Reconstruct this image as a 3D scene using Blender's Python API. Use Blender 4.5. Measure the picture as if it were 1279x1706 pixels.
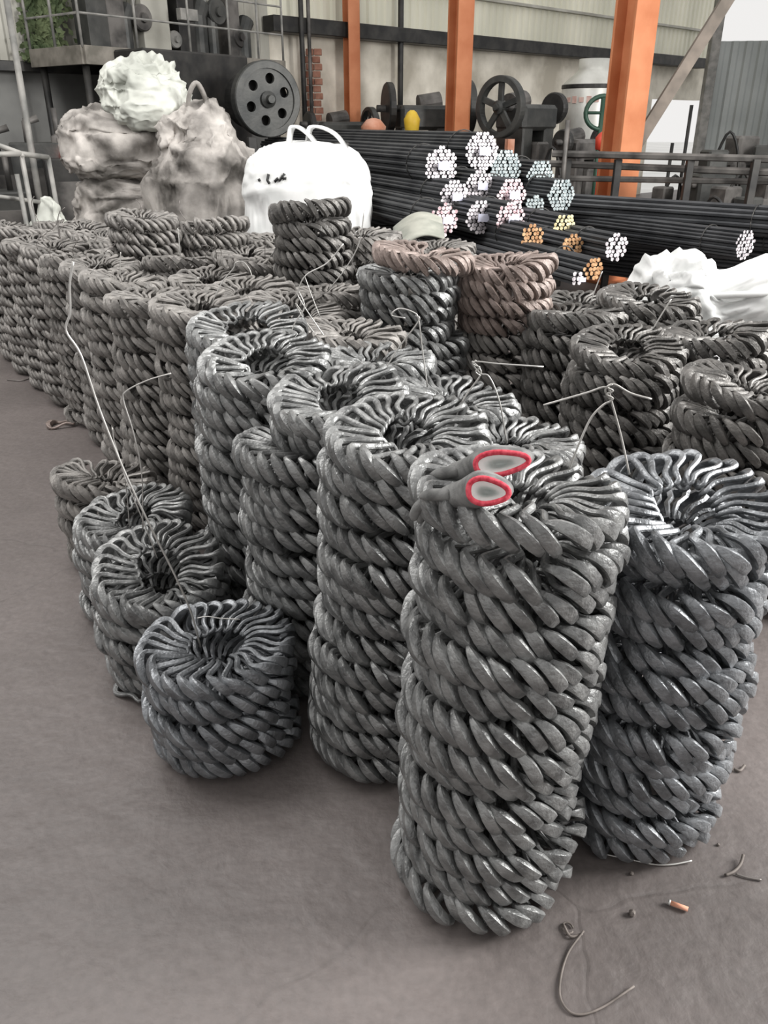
import bpy, bmesh, math, random
import numpy as np
from mathutils import Vector, Matrix, noise as mnoise

for o in list(bpy.data.objects): bpy.data.objects.remove(o)
scene = bpy.context.scene
COL = scene.collection
PI = math.pi
# ------------------------------------------------------------------ camera
F_PX, PITCH, CAM_H = 1350.0, math.radians(25.6), 1.64
cd = bpy.data.cameras.new('camera'); cam = bpy.data.objects.new('camera', cd); COL.objects.link(cam)
cd.sensor_fit = 'VERTICAL'; cd.sensor_height = 24; cd.lens = 24*F_PX/1706; cd.clip_end = 200
cam.location = (0, 0, CAM_H); cam.rotation_euler = (PI/2-PITCH, 0, 0)
scene.camera = cam
# ------------------------------------------------------------------ light
w = bpy.data.worlds.new('world'); scene.world = w; w.use_nodes = True
bg = w.node_tree.nodes['Background']; bg.inputs[0].default_value = (1.0, 0.985, 0.97, 1); bg.inputs[1].default_value = .60
def area(name, loc, target, size, sizey, power, color=(1, 1, 1)):
    l = bpy.data.lights.new(name, 'AREA'); l.shape = 'RECTANGLE'; l.size = size; l.size_y = sizey; l.energy = power; l.color = color
    o = bpy.data.objects.new(name, l); COL.objects.link(o); o.location = loc
    o.rotation_euler = (Vector(target)-Vector(loc)).to_track_quat('-Z', 'Y').to_euler(); return o
area('doorway_daylight', (7.6, 2.2, 4.0), (0, 2.6, .6), 3.4, 3.4, 1050, (1, .99, .97))
area('left_overhead_fill', (-3.5, 4.0, 6.5), (-1.5, 4.2, 0), 4.0, 6.0, 330, (1, .98, .96))  # added overhead fill that lifts the left floor; no roof opening behind it
scene.view_settings.view_transform = 'Standard'; scene.view_settings.look = 'None'
scene.view_settings.exposure = 0.55; scene.view_settings.gamma = 1.0; scene.view_settings.use_curve_mapping = False
# ------------------------------------------------------------------ pixel <-> place helpers (layout measured off the photograph)
CT, ST = math.cos(PITCH), math.sin(PITCH)
def un(x, y, h):
    v = (y-853)/F_PX; u = (x-639.5)/F_PX; Z = (CAM_H-h)/(ST+v*CT)
    return Vector((u*Z, Z*(CT-ST*v), h))
def onY(x, y, Y):
    v = (y-853)/F_PX; u = (x-639.5)/F_PX; Z = Y/(CT-ST*v)
    return Vector((u*Z, Y, CAM_H-Z*(ST+v*CT)))
# ------------------------------------------------------------------ materials
def mat(name, c1, c2=None, rough=.6, metal=0.0, nscale=8, bump=0, bscale=60, spec=None, rvar=0, detail=4, coords='Object', stretch=None):
    m = bpy.data.materials.new(name); m.use_nodes = True; nt = m.node_tree; b = nt.nodes['Principled BSDF']
    b.inputs['Roughness'].default_value = rough; b.inputs['Metallic'].default_value = metal
    if spec is not None: b.inputs['Specular IOR Level'].default_value = spec
    if coords == 'World':
        g = nt.nodes.new('ShaderNodeNewGeometry'); src = g.outputs['Position']
    else:
        g = nt.nodes.new('ShaderNodeTexCoord'); src = g.outputs[coords]
    if stretch:
        mp = nt.nodes.new('ShaderNodeMapping'); mp.inputs['Scale'].default_value = stretch; nt.links.new(src, mp.inputs[0]); src = mp.outputs[0]
    n = nt.nodes.new('ShaderNodeTexNoise'); n.inputs['Scale'].default_value = nscale; n.inputs['Detail'].default_value = detail
    nt.links.new(src, n.inputs['Vector'])
    r = nt.nodes.new('ShaderNodeValToRGB'); r.color_ramp.elements[0].position = .36; r.color_ramp.elements[1].position = .64
    r.color_ramp.elements[0].color = (*c1, 1); r.color_ramp.elements[1].color = (*(c2 or c1), 1)
    nt.links.new(n.outputs['Fac'], r.inputs[0]); nt.links.new(r.outputs[0], b.inputs['Base Color'])
    if rvar:
        mr = nt.nodes.new('ShaderNodeMapRange'); mr.inputs['To Min'].default_value = rough-rvar; mr.inputs['To Max'].default_value = rough+rvar
        nt.links.new(n.outputs['Fac'], mr.inputs[0]); nt.links.new(mr.outputs[0], b.inputs['Roughness'])
    if bump:
        n2 = nt.nodes.new('ShaderNodeTexNoise'); n2.inputs['Scale'].default_value = bscale; n2.inputs['Detail'].default_value = 5
        nt.links.new(src, n2.inputs['Vector'])
        bp = nt.nodes.new('ShaderNodeBump'); bp.inputs['Strength'].default_value = bump; bp.inputs['Distance'].default_value = min(.01, .35/bscale)
        nt.links.new(n2.outputs['Fac'], bp.inputs['Height']); nt.links.new(bp.outputs[0], b.inputs['Normal'])
    return m
M = {}
M['link'] = mat('forged_steel', (.130, .132, .131), (.285, .288, .284), .40, .55, 22, .9, 110, rvar=.12, coords='World', detail=8)
M['link_blue'] = mat('forged_steel_blued', (.125, .131, .138), (.280, .291, .305), .38, .6, 18, .9, 110, rvar=.12, coords='World', detail=8)
M['link_dusty'] = mat('forged_steel_dusty', (.125, .118, .110), (.265, .250, .234), .55, .3, 18, .9, 110, rvar=.12, coords='World', detail=8)
M['link_rust'] = mat('forged_steel_rusty', (.150, .115, .100), (.285, .228, .205), .52, .2, 18, .9, 110, rvar=.1, coords='World', detail=8)
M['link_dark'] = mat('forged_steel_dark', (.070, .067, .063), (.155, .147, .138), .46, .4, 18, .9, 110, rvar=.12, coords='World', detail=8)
M['wire'] = mat('galvanised_wire', (.38, .37, .35), (.55, .54, .52), .4, .6)
M['wire_dark'] = mat('dull_wire', (.12, .11, .10), (.22, .20, .19), .5, .5)
M['dark'] = mat('dark_steel_shaded', (.018, .018, .018), (.045, .043, .04), .5, .4, 5)  # dark steel; also carries the unbuilt roof's shade on the background machines
M['press'] = mat('press_iron', (.030, .032, .031), (.075, .075, .070), .5, .3, 4, .2, 30)
M['press_green'] = mat('green_iron', (.020, .055, .035), (.04, .09, .06), .5, .2, 5)
M['orange'] = mat('orange_primer', (.45, .145, .055), (.57, .22, .10), .55, 0, 2.5, .1, 20)
M['rusty_pipe'] = mat('red_brown_pipe', (.10, .045, .04), (.17, .09, .08), .6, .1, 5)
M['beam'] = mat('grey_brown_beam', (.13, .11, .09), (.24, .20, .165), .7, 0, 4)
M['rail'] = mat('rail_grey', (.16, .16, .15), (.30, .29, .27), .6, .2, 6)
M['deck'] = mat('deck_edge', (.13, .12, .10), (.24, .22, .19), .7, .1, 6)
M['plaster'] = mat('stained_plaster', (.50, .46, .38), (.88, .83, .72), .9, 0, 1.6, .6, 9, detail=8)
M['block'] = mat('grey_render', (.12, .12, .115), (.20, .20, .19), .9, 0, 1.5, .2, 8)
M['tin'] = mat('corrugated_cream', (.62, .61, .50), (.82, .80, .67), .55, .1, .9, detail=6, stretch=(1, 1, .3))
M['tin_grey'] = mat('corrugated_grey', (.26, .28, .27), (.36, .38, .37), .5, .2, .8, detail=6)
M['tin_old'] = mat('corrugated_weathered', (.30, .29, .25), (.46, .45, .40), .6, .1, 1.4, detail=6)
M['bagwhite'] = mat('white_woven_bag', (.60, .61, .60), (.76, .76, .75), .7, 0, 5, .15, 240)
M['bagsoft'] = mat('soiled_white_bag', (.34, .35, .315), (.54, .55, .50), .7, 0, 3, .2, 120)
M['baggrey'] = mat('dusty_grey_bag', (.075, .068, .06), (.46, .43, .40), .75, 0, 3.6, .3, 60, detail=8)
M['black'] = mat('black_ink', (.01, .01, .01), None, .6)
M['bar'] = mat('black_bar_steel', (.040, .042, .046), (.085, .088, .093), .45, .4, 3)
def endmat(n, a, b): return mat(n, a, b, .4, .25, 40, coords='World')
M['end_white'] = endmat('cut_end_pale', (.34, .31, .33), (.82, .77, .79))
M['end_pink'] = endmat('cut_end_pinkish', (.42, .27, .29), (.80, .68, .70))
M['end_grey'] = endmat('cut_end_grey', (.16, .20, .21), (.42, .46, .46))
M['end_orange'] = endmat('cut_end_rusty', (.28, .13, .05), (.55, .34, .18))
M['end_yellow'] = endmat('cut_end_yellow', (.46, .38, .20), (.72, .66, .42))
M['tag'] = mat('paper_tag', (.40, .40, .52), (.56, .56, .66), .6)
M['tank'] = mat('silver_tank', (.50, .50, .46), (.66, .66, .62), .4, .3, 3)
M['tankred'] = mat('faded_red', (.50, .30, .26), (.62, .46, .40), .6, 0, 10)
M['yellow'] = mat('yellow_paint', (.70, .45, .03), (.80, .55, .06), .5)
M['red'] = mat('red_paint', (.50, .03, .02), (.60, .06, .03), .5)
M['brick'] = mat('red_brick', (.22, .09, .06), (.34, .17, .12), .9, 0, 9, .3, 40)
M['cardboard'] = mat('cardboard', (.36, .22, .14), (.46, .30, .20), .8)
M['scrap'] = mat('scrap_steel', (.035, .033, .031), (.16, .15, .14), .55, .3, 4)
M['glove'] = mat('dark_grey_knit', (.10, .10, .098), (.19, .19, .185), .95, 0, 40, .8, 400)
M['gloveband'] = mat('red_knit_edge', (.40, .02, .04), (.62, .08, .11), .9, 0, 120, .6, 500)
M['glovein'] = mat('white_knit_lining', (.80, .84, .82), (.88, .90, .88), .95, 0, 40, .3, 200)
M['leaf'] = mat('vine_green', (.05, .075, .03), (.12, .15, .07), .8, 0, 5)
M['terracotta'] = mat('terracotta', (.52, .22, .13), (.64, .34, .24), .8)
M['floorbit'] = mat('dusty_scrap', (.10, .085, .075), (.18, .155, .14), .7, .2, 20)
M['tarp'] = mat('grey_green_tarp', (.20, .21, .18), (.36, .36, .31), .7, 0, 6)

M['yard'] = mat('pale_yard_concrete', (.72, .72, .70), (.86, .86, .84), .8, 0, .5)
def lampmat():
    m = bpy.data.materials.new('red_indicator'); m.use_nodes = True; b = m.node_tree.nodes['Principled BSDF']
    b.inputs['Base Color'].default_value = (.8, .05, .03, 1); b.inputs['Emission Color'].default_value = (1, .10, .05, 1); b.inputs['Emission Strength'].default_value = 6
    return m
M['redlamp'] = lampmat()

def floormat():
    m = bpy.data.materials.new('sooty_concrete'); m.use_nodes = True; nt = m.node_tree; b = nt.nodes['Principled BSDF']
    g = nt.nodes.new('ShaderNodeNewGeometry')
    def nz(s, d=6, dist=0):
        n = nt.nodes.new('ShaderNodeTexNoise'); n.inputs['Scale'].default_value = s; n.inputs['Detail'].default_value = d; n.inputs['Distortion'].default_value = dist
        nt.links.new(g.outputs['Position'], n.inputs['Vector']); return n.outputs['Fac']
    def ramp(f, stops):
        r = nt.nodes.new('ShaderNodeValToRGB'); e = r.color_ramp.elements
        e[0].position, e[0].color = stops[0][0], (*stops[0][1], 1); e[1].position, e[1].color = stops[1][0], (*stops[1][1], 1)
        for p, c in stops[2:]:
            q = e.new(p); q.color = (*c, 1)
        nt.links.new(f, r.inputs[0]); return r.outputs[0]
    def mix(t, f, a, bb):
        x = nt.nodes.new('ShaderNodeMixRGB'); x.blend_type = t
        if isinstance(f, float): x.inputs[0].default_value = f
        else: nt.links.new(f, x.inputs[0])
        nt.links.new(a, x.inputs[1]); nt.links.new(bb, x.inputs[2]); return x.outputs[0]
    base = ramp(nz(1.3, 7, .4), [(.3, (.104, .089, .084)), (.7, (.156, .134, .127))])
    fine = ramp(nz(46, 8), [(.3, (.66, .66, .66)), (.7, (1.0, 1.0, 1.0))])
    c = mix('MULTIPLY', .6, base, fine)
    vo = nt.nodes.new('ShaderNodeTexVoronoi'); vo.feature = 'DISTANCE_TO_EDGE'; vo.inputs['Scale'].default_value = .55
    nt.links.new(g.outputs['Position'], vo.inputs['Vector'])
    mg = nt.nodes.new('ShaderNodeMixRGB'); mg.inputs[0].default_value = .10
    nn = nt.nodes.new('ShaderNodeTexNoise'); nn.inputs['Scale'].default_value = 5; nt.links.new(g.outputs['Position'], nn.inputs['Vector'])
    nt.links.new(g.outputs['Position'], mg.inputs[1]); nt.links.new(nn.outputs['Color'], mg.inputs[2]); nt.links.new(mg.outputs[0], vo.inputs['Vector'])
    crack = ramp(vo.outputs['Distance'], [(0.0, (.86, .86, .86)), (.0022, (1, 1, 1))])
    c = mix('MULTIPLY', .8, c, crack)
    nt.links.new(c, b.inputs['Base Color'])
    b.inputs['Roughness'].default_value = .52
    ad = nt.nodes.new('ShaderNodeMath'); ad.operation = 'MULTIPLY_ADD'
    nt.links.new(nz(11, 10, .15), ad.inputs[0]); ad.inputs[1].default_value = .8; ad.inputs[2].default_value = 0
    bp = nt.nodes.new('ShaderNodeBump'); bp.inputs['Strength'].default_value = .7; bp.inputs['Distance'].default_value = .014
    nt.links.new(ad.outputs[0], bp.inputs['Height'])
    bp2 = nt.nodes.new('ShaderNodeBump'); bp2.inputs['Strength'].default_value = .5; bp2.inputs['Distance'].default_value = .01
    nt.links.new(crack, bp2.inputs['Height']); nt.links.new(bp.outputs[0], bp2.inputs['Normal']); nt.links.new(bp2.outputs[0], b.inputs['Normal'])
    return m
M['floor'] = floormat()

# ------------------------------------------------------------------ mesh helpers
def mesh_np(name, verts, faces, mats, smooth=True, midx=None):
    me = bpy.data.meshes.new(name); V = np.asarray(verts, dtype=np.float32)
    if isinstance(faces, np.ndarray):
        n, k = faces.shape
        me.vertices.add(len(V)); me.vertices.foreach_set('co', V.ravel())
        me.loops.add(n*k); me.loops.foreach_set('vertex_index', faces.astype(np.int32).ravel())
        me.polygons.add(n); me.polygons.foreach_set('loop_start', np.arange(0, n*k, k, dtype=np.int32))
        me.update(calc_edges=True); me.validate()
    else:
        me.from_pydata(V.tolist(), [], faces)
    for m in (mats if isinstance(mats, (list, tuple)) else [mats]): me.materials.append(m)
    if midx is not None: me.polygons.foreach_set('material_index', np.asarray(midx, dtype=np.int32))
    if smooth: me.polygons.foreach_set('use_smooth', np.ones(len(me.polygons), dtype=bool))
    return me
def sharpen(me, deg=32):
    me.set_sharp_from_angle(angle=math.radians(deg)); return me
def link_obj(name, me, parent=None, mw=None):
    o = bpy.data.objects.new(name, me); COL.objects.link(o)
    if parent is not None: o.parent = parent
    if mw is not None: o.matrix_basis = mw
    return o
def tag(o, label=None, cat=None, group=None, kind=None):
    if label: o['label'] = label
    if cat: o['category'] = cat
    if group: o['group'] = group
    if kind: o['kind'] = kind
    return o
def empty(name, loc, label=None, cat=None, group=None, rz=0):
    o = bpy.data.objects.new(name, None); COL.objects.link(o); o.location = loc; o.rotation_euler = (0, 0, rz); o.empty_display_size = .1
    return tag(o, label, cat, group)

class MB:
    """collects shapes into ONE mesh (coordinates local to the parent)"""
    def __init__(s): s.v = []; s.f = []; s.mi = []; s.m = 0
    def add(s, vs, fs):
        b = len(s.v); s.v += [tuple(p) for p in vs]; s.f += [tuple(i+b for i in f) for f in fs]; s.mi += [s.m]*len(fs); return s
    def box(s, c, d, rz=0, rx=0, ry=0, bev=.12):
        # box with chamfered vertical and horizontal edges (24 vertices)
        hx, hy, hz = d[0]/2, d[1]/2, d[2]/2; k = min(hx, hy, hz)*bev
        R = Matrix.Rotation(rz, 3, 'Z') @ Matrix.Rotation(ry, 3, 'Y') @ Matrix.Rotation(rx, 3, 'X')
        bm = bmesh.new(); bmesh.ops.create_cube(bm, size=1)
        for v in bm.verts: v.co = Vector((v.co.x*2*hx, v.co.y*2*hy, v.co.z*2*hz))
        if k > 0: bmesh.ops.bevel(bm, geom=bm.edges[:], offset=k, segments=1, affect='EDGES')
        for v in bm.verts: v.co = R @ v.co + Vector(c)
        bm.verts.index_update()
        s.add([v.co[:] for v in bm.verts], [[v.index for v in f.verts] for f in bm.faces]); bm.free(); return s
    def tube(s, pts, r, n=8, cap=True):
        P = [Vector(p) for p in pts]; m = len(P); rs = r if isinstance(r, (list, tuple)) else [r]*m
        b = len(s.v); nrm = None; vs = []
        for i, p in enumerate(P):
            t = (P[min(i+1, m-1)]-P[max(i-1, 0)]).normalized()
            if nrm is None:
                nrm = t.orthogonal().normalized()
            else:
                nrm = nrm-t*nrm.dot(t)
                nrm = nrm.normalized() if nrm.length > 1e-6 else t.orthogonal().normalized()
            bn = t.cross(nrm)
            for k in range(n):
                a = 2*PI*k/n; vs.append(p+(nrm*math.cos(a)+bn*math.sin(a))*rs[i])
        fs = [(i*n+k, i*n+(k+1) % n, (i+1)*n+(k+1) % n, (i+1)*n+k) for i in range(m-1) for k in range(n)]
        if cap: fs += [tuple(reversed(range(n))), tuple((m-1)*n+k for k in range(n))]
        return s.add(vs, fs)
    def lathe(s, prof, n=32, M4=None):
        # prof: (radius, height) around local z
        vs = []; m = len(prof)
        for r, z in prof:
            for k in range(n):
                a = 2*PI*k/n; vs.append(Vector((r*math.cos(a), r*math.sin(a), z)))
        if M4 is not None: vs = [M4 @ v for v in vs]
        fs = [(i*n+k, i*n+(k+1) % n, (i+1)*n+(k+1) % n, (i+1)*n+k) for i in range(m-1) for k in range(n)]
        fs += [tuple(reversed(range(n))), tuple((m-1)*n+k for k in range(n))]
        return s.add(vs, fs)
    def build(s, name, m, parent=None, smooth=False, auto=None):
        me = bpy.data.meshes.new(name); me.from_pydata(s.v, [], s.f)
        for q in (m if isinstance(m, (list, tuple)) else [m]): me.materials.append(q)
        me.polygons.foreach_set('material_index', s.mi)
        if smooth:
            me.polygons.foreach_set('use_smooth', [True]*len(me.polygons))
        if auto: me.set_sharp_from_angle(angle=auto) if smooth else None
        me.update(); return link_obj(name, me, parent)
def smooth_path(P, n=6):
    P = [Vector(p) for p in P]; Q = [P[0]*2-P[1]]+P+[P[-1]*2-P[-2]]; out = []
    for i in range(1, len(Q)-2):
        for k in range(n):
            t = k/n; a, b, c, d = Q[i-1], Q[i], Q[i+1], Q[i+2]
            out.append(.5*((2*b)+(c-a)*t+(2*a-5*b+4*c-d)*t*t+(3*b-a-3*c+d)*t**3))
    out.append(P[-1]); return out

# ------------------------------------------------------------------ the setting
def struct(name, mb, m, smooth=False):
    o = mb.build(name, m, None, smooth); o['kind'] = 'structure'; return o
fl = MB(); fl.add([(-14, -3, 0), (24, -3, 0), (24, 26, 0), (10.2, 26, 0), (-14, 3.3, 0)], [(0, 1, 2, 3, 4)]); struct('floor', fl, M['floor'])
fl = MB(); fl.add([(-30, 3, -.03), (60, 3, -.03), (60, 90, -.03), (-30, 90, -.03)], [(0, 1, 2, 3)]); struct('ground', fl, M['yard'])
# the back wall runs diagonally through the view
WD = Vector((.732, .681, 0)); WN = Vector((.681, -.732, 0)); W0 = Vector((0, 16.3, 0))     # WN points into the hall
def wp(s, d=0, z=0): return W0+WD*s+WN*d+Vector((0, 0, z))
def onW(x, y, d):
    v = (y-853)/F_PX; r = Vector(((x-639.5)/F_PX, CT-ST*v, -(ST+v*CT))); o = Vector((0, 0, CAM_H))
    t_ = (W0+WN*d-o).dot(WN)/r.dot(WN); return o+r*t_
def corr(name, p0, p1, z0, z1, m, pitch=.2, depth=.035):
    p0 = Vector(p0); p1 = Vector(p1); L = (p1-p0).length; d = (p1-p0)/L; n = Vector((d.y, -d.x, 0)); mb = MB(); xs = []
    k = 0
    while k*pitch < L:
        b = k*pitch
        for f, q in ((0, 0), (.35, 0), (.5, 1), (.85, 1)): xs.append((min(b+f*pitch, L), q))
        k += 1
    xs.append((L, 0)); vs = []; rows = [z0, (z0+z1)/2, z1]
    for z in rows:
        for x, q in xs: v = p0+d*x+n*(depth*q); vs.append((v.x, v.y, z))
    c = len(xs); fs = [(r*c+i, r*c+i+1, (r+1)*c+i+1, (r+1)*c+i) for r in range(2) for i in range(c-1)]
    mb.add(vs, fs); return struct(name, mb, m)
def wallbox(name, s0, s1, z0, z1, m, th=.25, d=0):
    mb = MB(); a, b = wp(s0, d), wp(s1, d); c = (a+b)/2
    mb.box((c.x-WN.x*th/2, c.y-WN.y*th/2, (z0+z1)/2), ((b-a).length, th, z1-z0), rz=math.atan2(WD.y, WD.x), bev=.02); return struct(name, mb, m)
S_LEFT = -2.5
wallbox('wall_back_lower', S_LEFT, 9.05, 0, 3.0, M['plaster'])
wallbox('wall_back_lintel', 9.05, 11.6, 2.2, 3.0, M['plaster'])
wallbox('wall_left_lower', -12, S_LEFT, 0, 2.3, M['block'])
corr('wall_back_upper', wp(S_LEFT, .02), wp(11.6, .02), 3.0, 7.0, M['tin'])
corr('wall_left_upper', wp(-12, .02), wp(S_LEFT, .02), 2.3, 7.0, M['tin_old'], .26)
t = MB(); a, b = wp(-2.6, .2), wp(10.9, .2); c = (a+b)/2
t.box((c.x, c.y, 3.02), ((b-a).length, .3, .22), rz=math.atan2(WD.y, WD.x), bev=.1); struct('trim_1', t, M['dark'])
t = MB(); a, b = wp(-12, .12), wp(-2.6, .12); c = (a+b)/2
t.box((c.x, c.y, 2.3), ((b-a).length, .14, .12), rz=math.atan2(WD.y, WD.x)); struct('trim_2', t, M['dark'])
for i, z in enumerate((3.75, 4.6)):
    t = MB(); a, b = wp(-2.6, .1), wp(10.9, .1); c = (a+b)/2
    t.box((c.x, c.y, z), ((b-a).length, .08, .05), rz=math.atan2(WD.y, WD.x)); struct('trim_%d' % (3+i), t, M['tin_old'])
# wall to the right of the bright doorway, with open daylight above it
E2 = wp(10.6)
pR0 = onY(1168, 200, 21.5); pR1 = onY(1500, 200, 20.0)
corr('wall_right', (pR0.x, pR0.y, 0), (pR1.x+6, pR1.y, 0), 0, 3.35, M['tin_grey'], .3)
t = MB(); t.box((pR0.x, pR0.y-.1, 2.6), (.22, .22, 5.2)); struct('trim_5', t, M['rail'])

# ------------------------------------------------------------------ forged links
def link_arrays(nu, ns, seed, open_eye=False):
    rnd = random.Random(seed); pts = []
    ctrl = []
    for a in (-90, -55, -20, 20, 55, 90): ctrl.append((.026+.030*math.cos(math.radians(a)), .0470*math.sin(math.radians(a)), 'c', math.cos(math.radians(a))))
    ctrl += [(.000, .036, 'a', 0), (-.026, .022, 'a', 0), (-.050, .0135, 'a', 0), (-.070, .0085, 'i', 0), (-.070, -.0085, 'i', 0), (-.050, -.0135, 'a', 0), (-.026, -.022, 'a', 0), (.000, -.036, 'a', 0)]
    n = len(ctrl); path = []
    for j in range(nu):
        u = j/nu*n; i = int(u); f = u-i
        a, b, c, d = ctrl[(i-1) % n], ctrl[i % n], ctrl[(i+1) % n], ctrl[(i+2) % n]
        def cr(k): return .5*((2*b[k])+(c[k]-a[k])*f+(2*a[k]-5*b[k]+4*c[k]-d[k])*f*f+(3*b[k]-a[k]-3*c[k]+d[k])*f**3)
        x, z, cc = cr(0), cr(1), max(0, cr(3))
        path.append((x, z, cc))
    V = np.zeros((nu, ns, 3)); th = np.arange(ns)*2*PI/ns + PI/ns
    for j in range(nu):
        x, z, cc = path[j]; px, pz, _ = path[j-1]; qx, qz, _ = path[(j+1) % nu]
        tx, tz = qx-px, qz-pz; l = math.hypot(tx, tz); tx /= l; tz /= l
        nx, nz = tz, -tx                                   # outward normal in the plane of the loop
        y = .0095*math.sin((x+.075)/.131*2*PI)*(1 if cc < .2 else 1-cc*.8)
        inner = min(1, max(0, (x+.072)/.06))
        ry = (.0052+.0012*inner)+.0078*cc
        rn = (.0054+.0028*inner)+.0044*cc
        jit = 1+rnd.uniform(-.05, .05)
        for k in range(ns):
            cth, sth = math.cos(th[k]+.24*cc), math.sin(th[k]+.24*cc)
            sq = lambda q: math.copysign(abs(q)**(.72-.34*cc), q)
            V[j, k] = (x+nx*rn*sq(cth)*jit, y+ry*sq(sth)*jit, z+nz*rn*sq(cth)*jit)
    idx = np.arange(nu*ns).reshape(nu, ns); a = idx; b = np.roll(idx, -1, 0)
    F = np.stack([a, b, np.roll(b, -1, 1), np.roll(a, -1, 1)], -1).reshape(-1, 4)[:, ::-1]
    return V.reshape(-1, 3), F
LOD = {0: [link_arrays(28, 8, s) for s in range(3)], 1: [link_arrays(18, 6, s) for s in range(2)], 2: [link_arrays(12, 5, s) for s in range(2)], 3: [link_arrays(9, 4, 1)]}
LINKMESH = {}
def linkmesh(lod, k, m):
    key = (lod, k, m)
    if key not in LINKMESH: LINKMESH[key] = sharpen(mesh_np('forged_link', *LOD[lod][k], M[m]))
    return LINKMESH[key]

# name, X, Y, height, options; read off the photograph
STK = [
 ('C1', .270, 1.430, 1.04), ('C2', .645, 1.585, .95), ('C3', .061, 1.919, .99), ('C5', -.121, 2.261, .97), ('C4', -.390, 2.550, 1.0), ('C6', -.505, 2.922, 1.02),
 ('C7', -.715, 3.248, 1.03), ('C9', -.980, 3.550, 1.0), ('C10', -1.231, 3.975, 1.0), ('C11', -1.480, 4.430, 1.0), ('C12', -1.750, 4.780, 1.0), ('C13', -2.0, 5.13, 1.0),
 ('C14', -2.25, 5.50, 1.0), ('C15', -2.5, 5.87, 1.0), ('C16', -2.75, 6.25, 1.0), ('C3_1', .37, 2.13, .87), ('C5_1', .215, 2.47, .90), ('C4_1', -.03, 2.72, .95),
 ('C6_1', -.145, 3.092, .96), ('C7_1', -.355, 3.418, .98), ('C9_1', -.62, 3.72, 1.0), ('C9_2', -.24, 3.80, .98), ('C10_1', -.873, 4.125, .98), ('C10_2', -.66, 4.449, 1.0),
 ('C10_3', -.12, 4.56, 1.14), ('C10_4', .30, 4.72, 1.05), ('C11_1', -1.12, 4.6, 1.0), ('C11_2', -.777, 4.85, 1.0), ('C11_3', -.38, 4.97, 1.0), ('C11_4', .02, 5.11, 1.0),
 ('C12_1', -1.39, 4.95, 1.19), ('C12_2', -1.03, 5.12, 1.14), ('C12_3', -.67, 5.29, 1.03), ('C12_4', -.31, 5.46, 1.0),
 ('C13_1', -1.64, 5.3, 1.0), ('C13_2', -1.28, 5.47, 1.0), ('C13_3', -.92, 5.64, 1.0), ('C13_4', -.56, 5.81, 1.0), ('C14_1', -1.89, 5.67, 1.0), ('C14_2', -1.53, 5.84, 1.0),
 ('C14_3', -1.17, 6.01, 1.0), ('C15_1', -2.14, 6.04, 1.0), ('C16_1', -2.39, 6.42, 1.0),
 ('R1', .522, 3.572, 1.14), ('R2', .10, 3.52, 1.19), ('R4', -.352, 4.214, 1.31), ('R6', .888, 2.927, .94), ('R8', 1.270, 3.08, .96), ('R9', 1.15, 2.50, .92),
 ('R5', .80, 3.37, .97), ('R7', 1.157, 3.52, 1.0), ('R3', .24, 4.16, 1.08), ('R10', .92, 3.85, .92), ('R11', 1.62, 3.30, .9), ('R12', 1.53, 2.68, .85),
 ('S1', -.46, 1.88, .37), ('S2', -.70, 2.24, .42), ('S3', -.91, 2.60, .42), ('S4', -1.12, 3.02, .38)]
GL = 'waist-high stacks of forged links in the main pile'; GR = 'stacks of forged links on the right'; GS = 'knee-high stacks of forged links'
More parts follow.
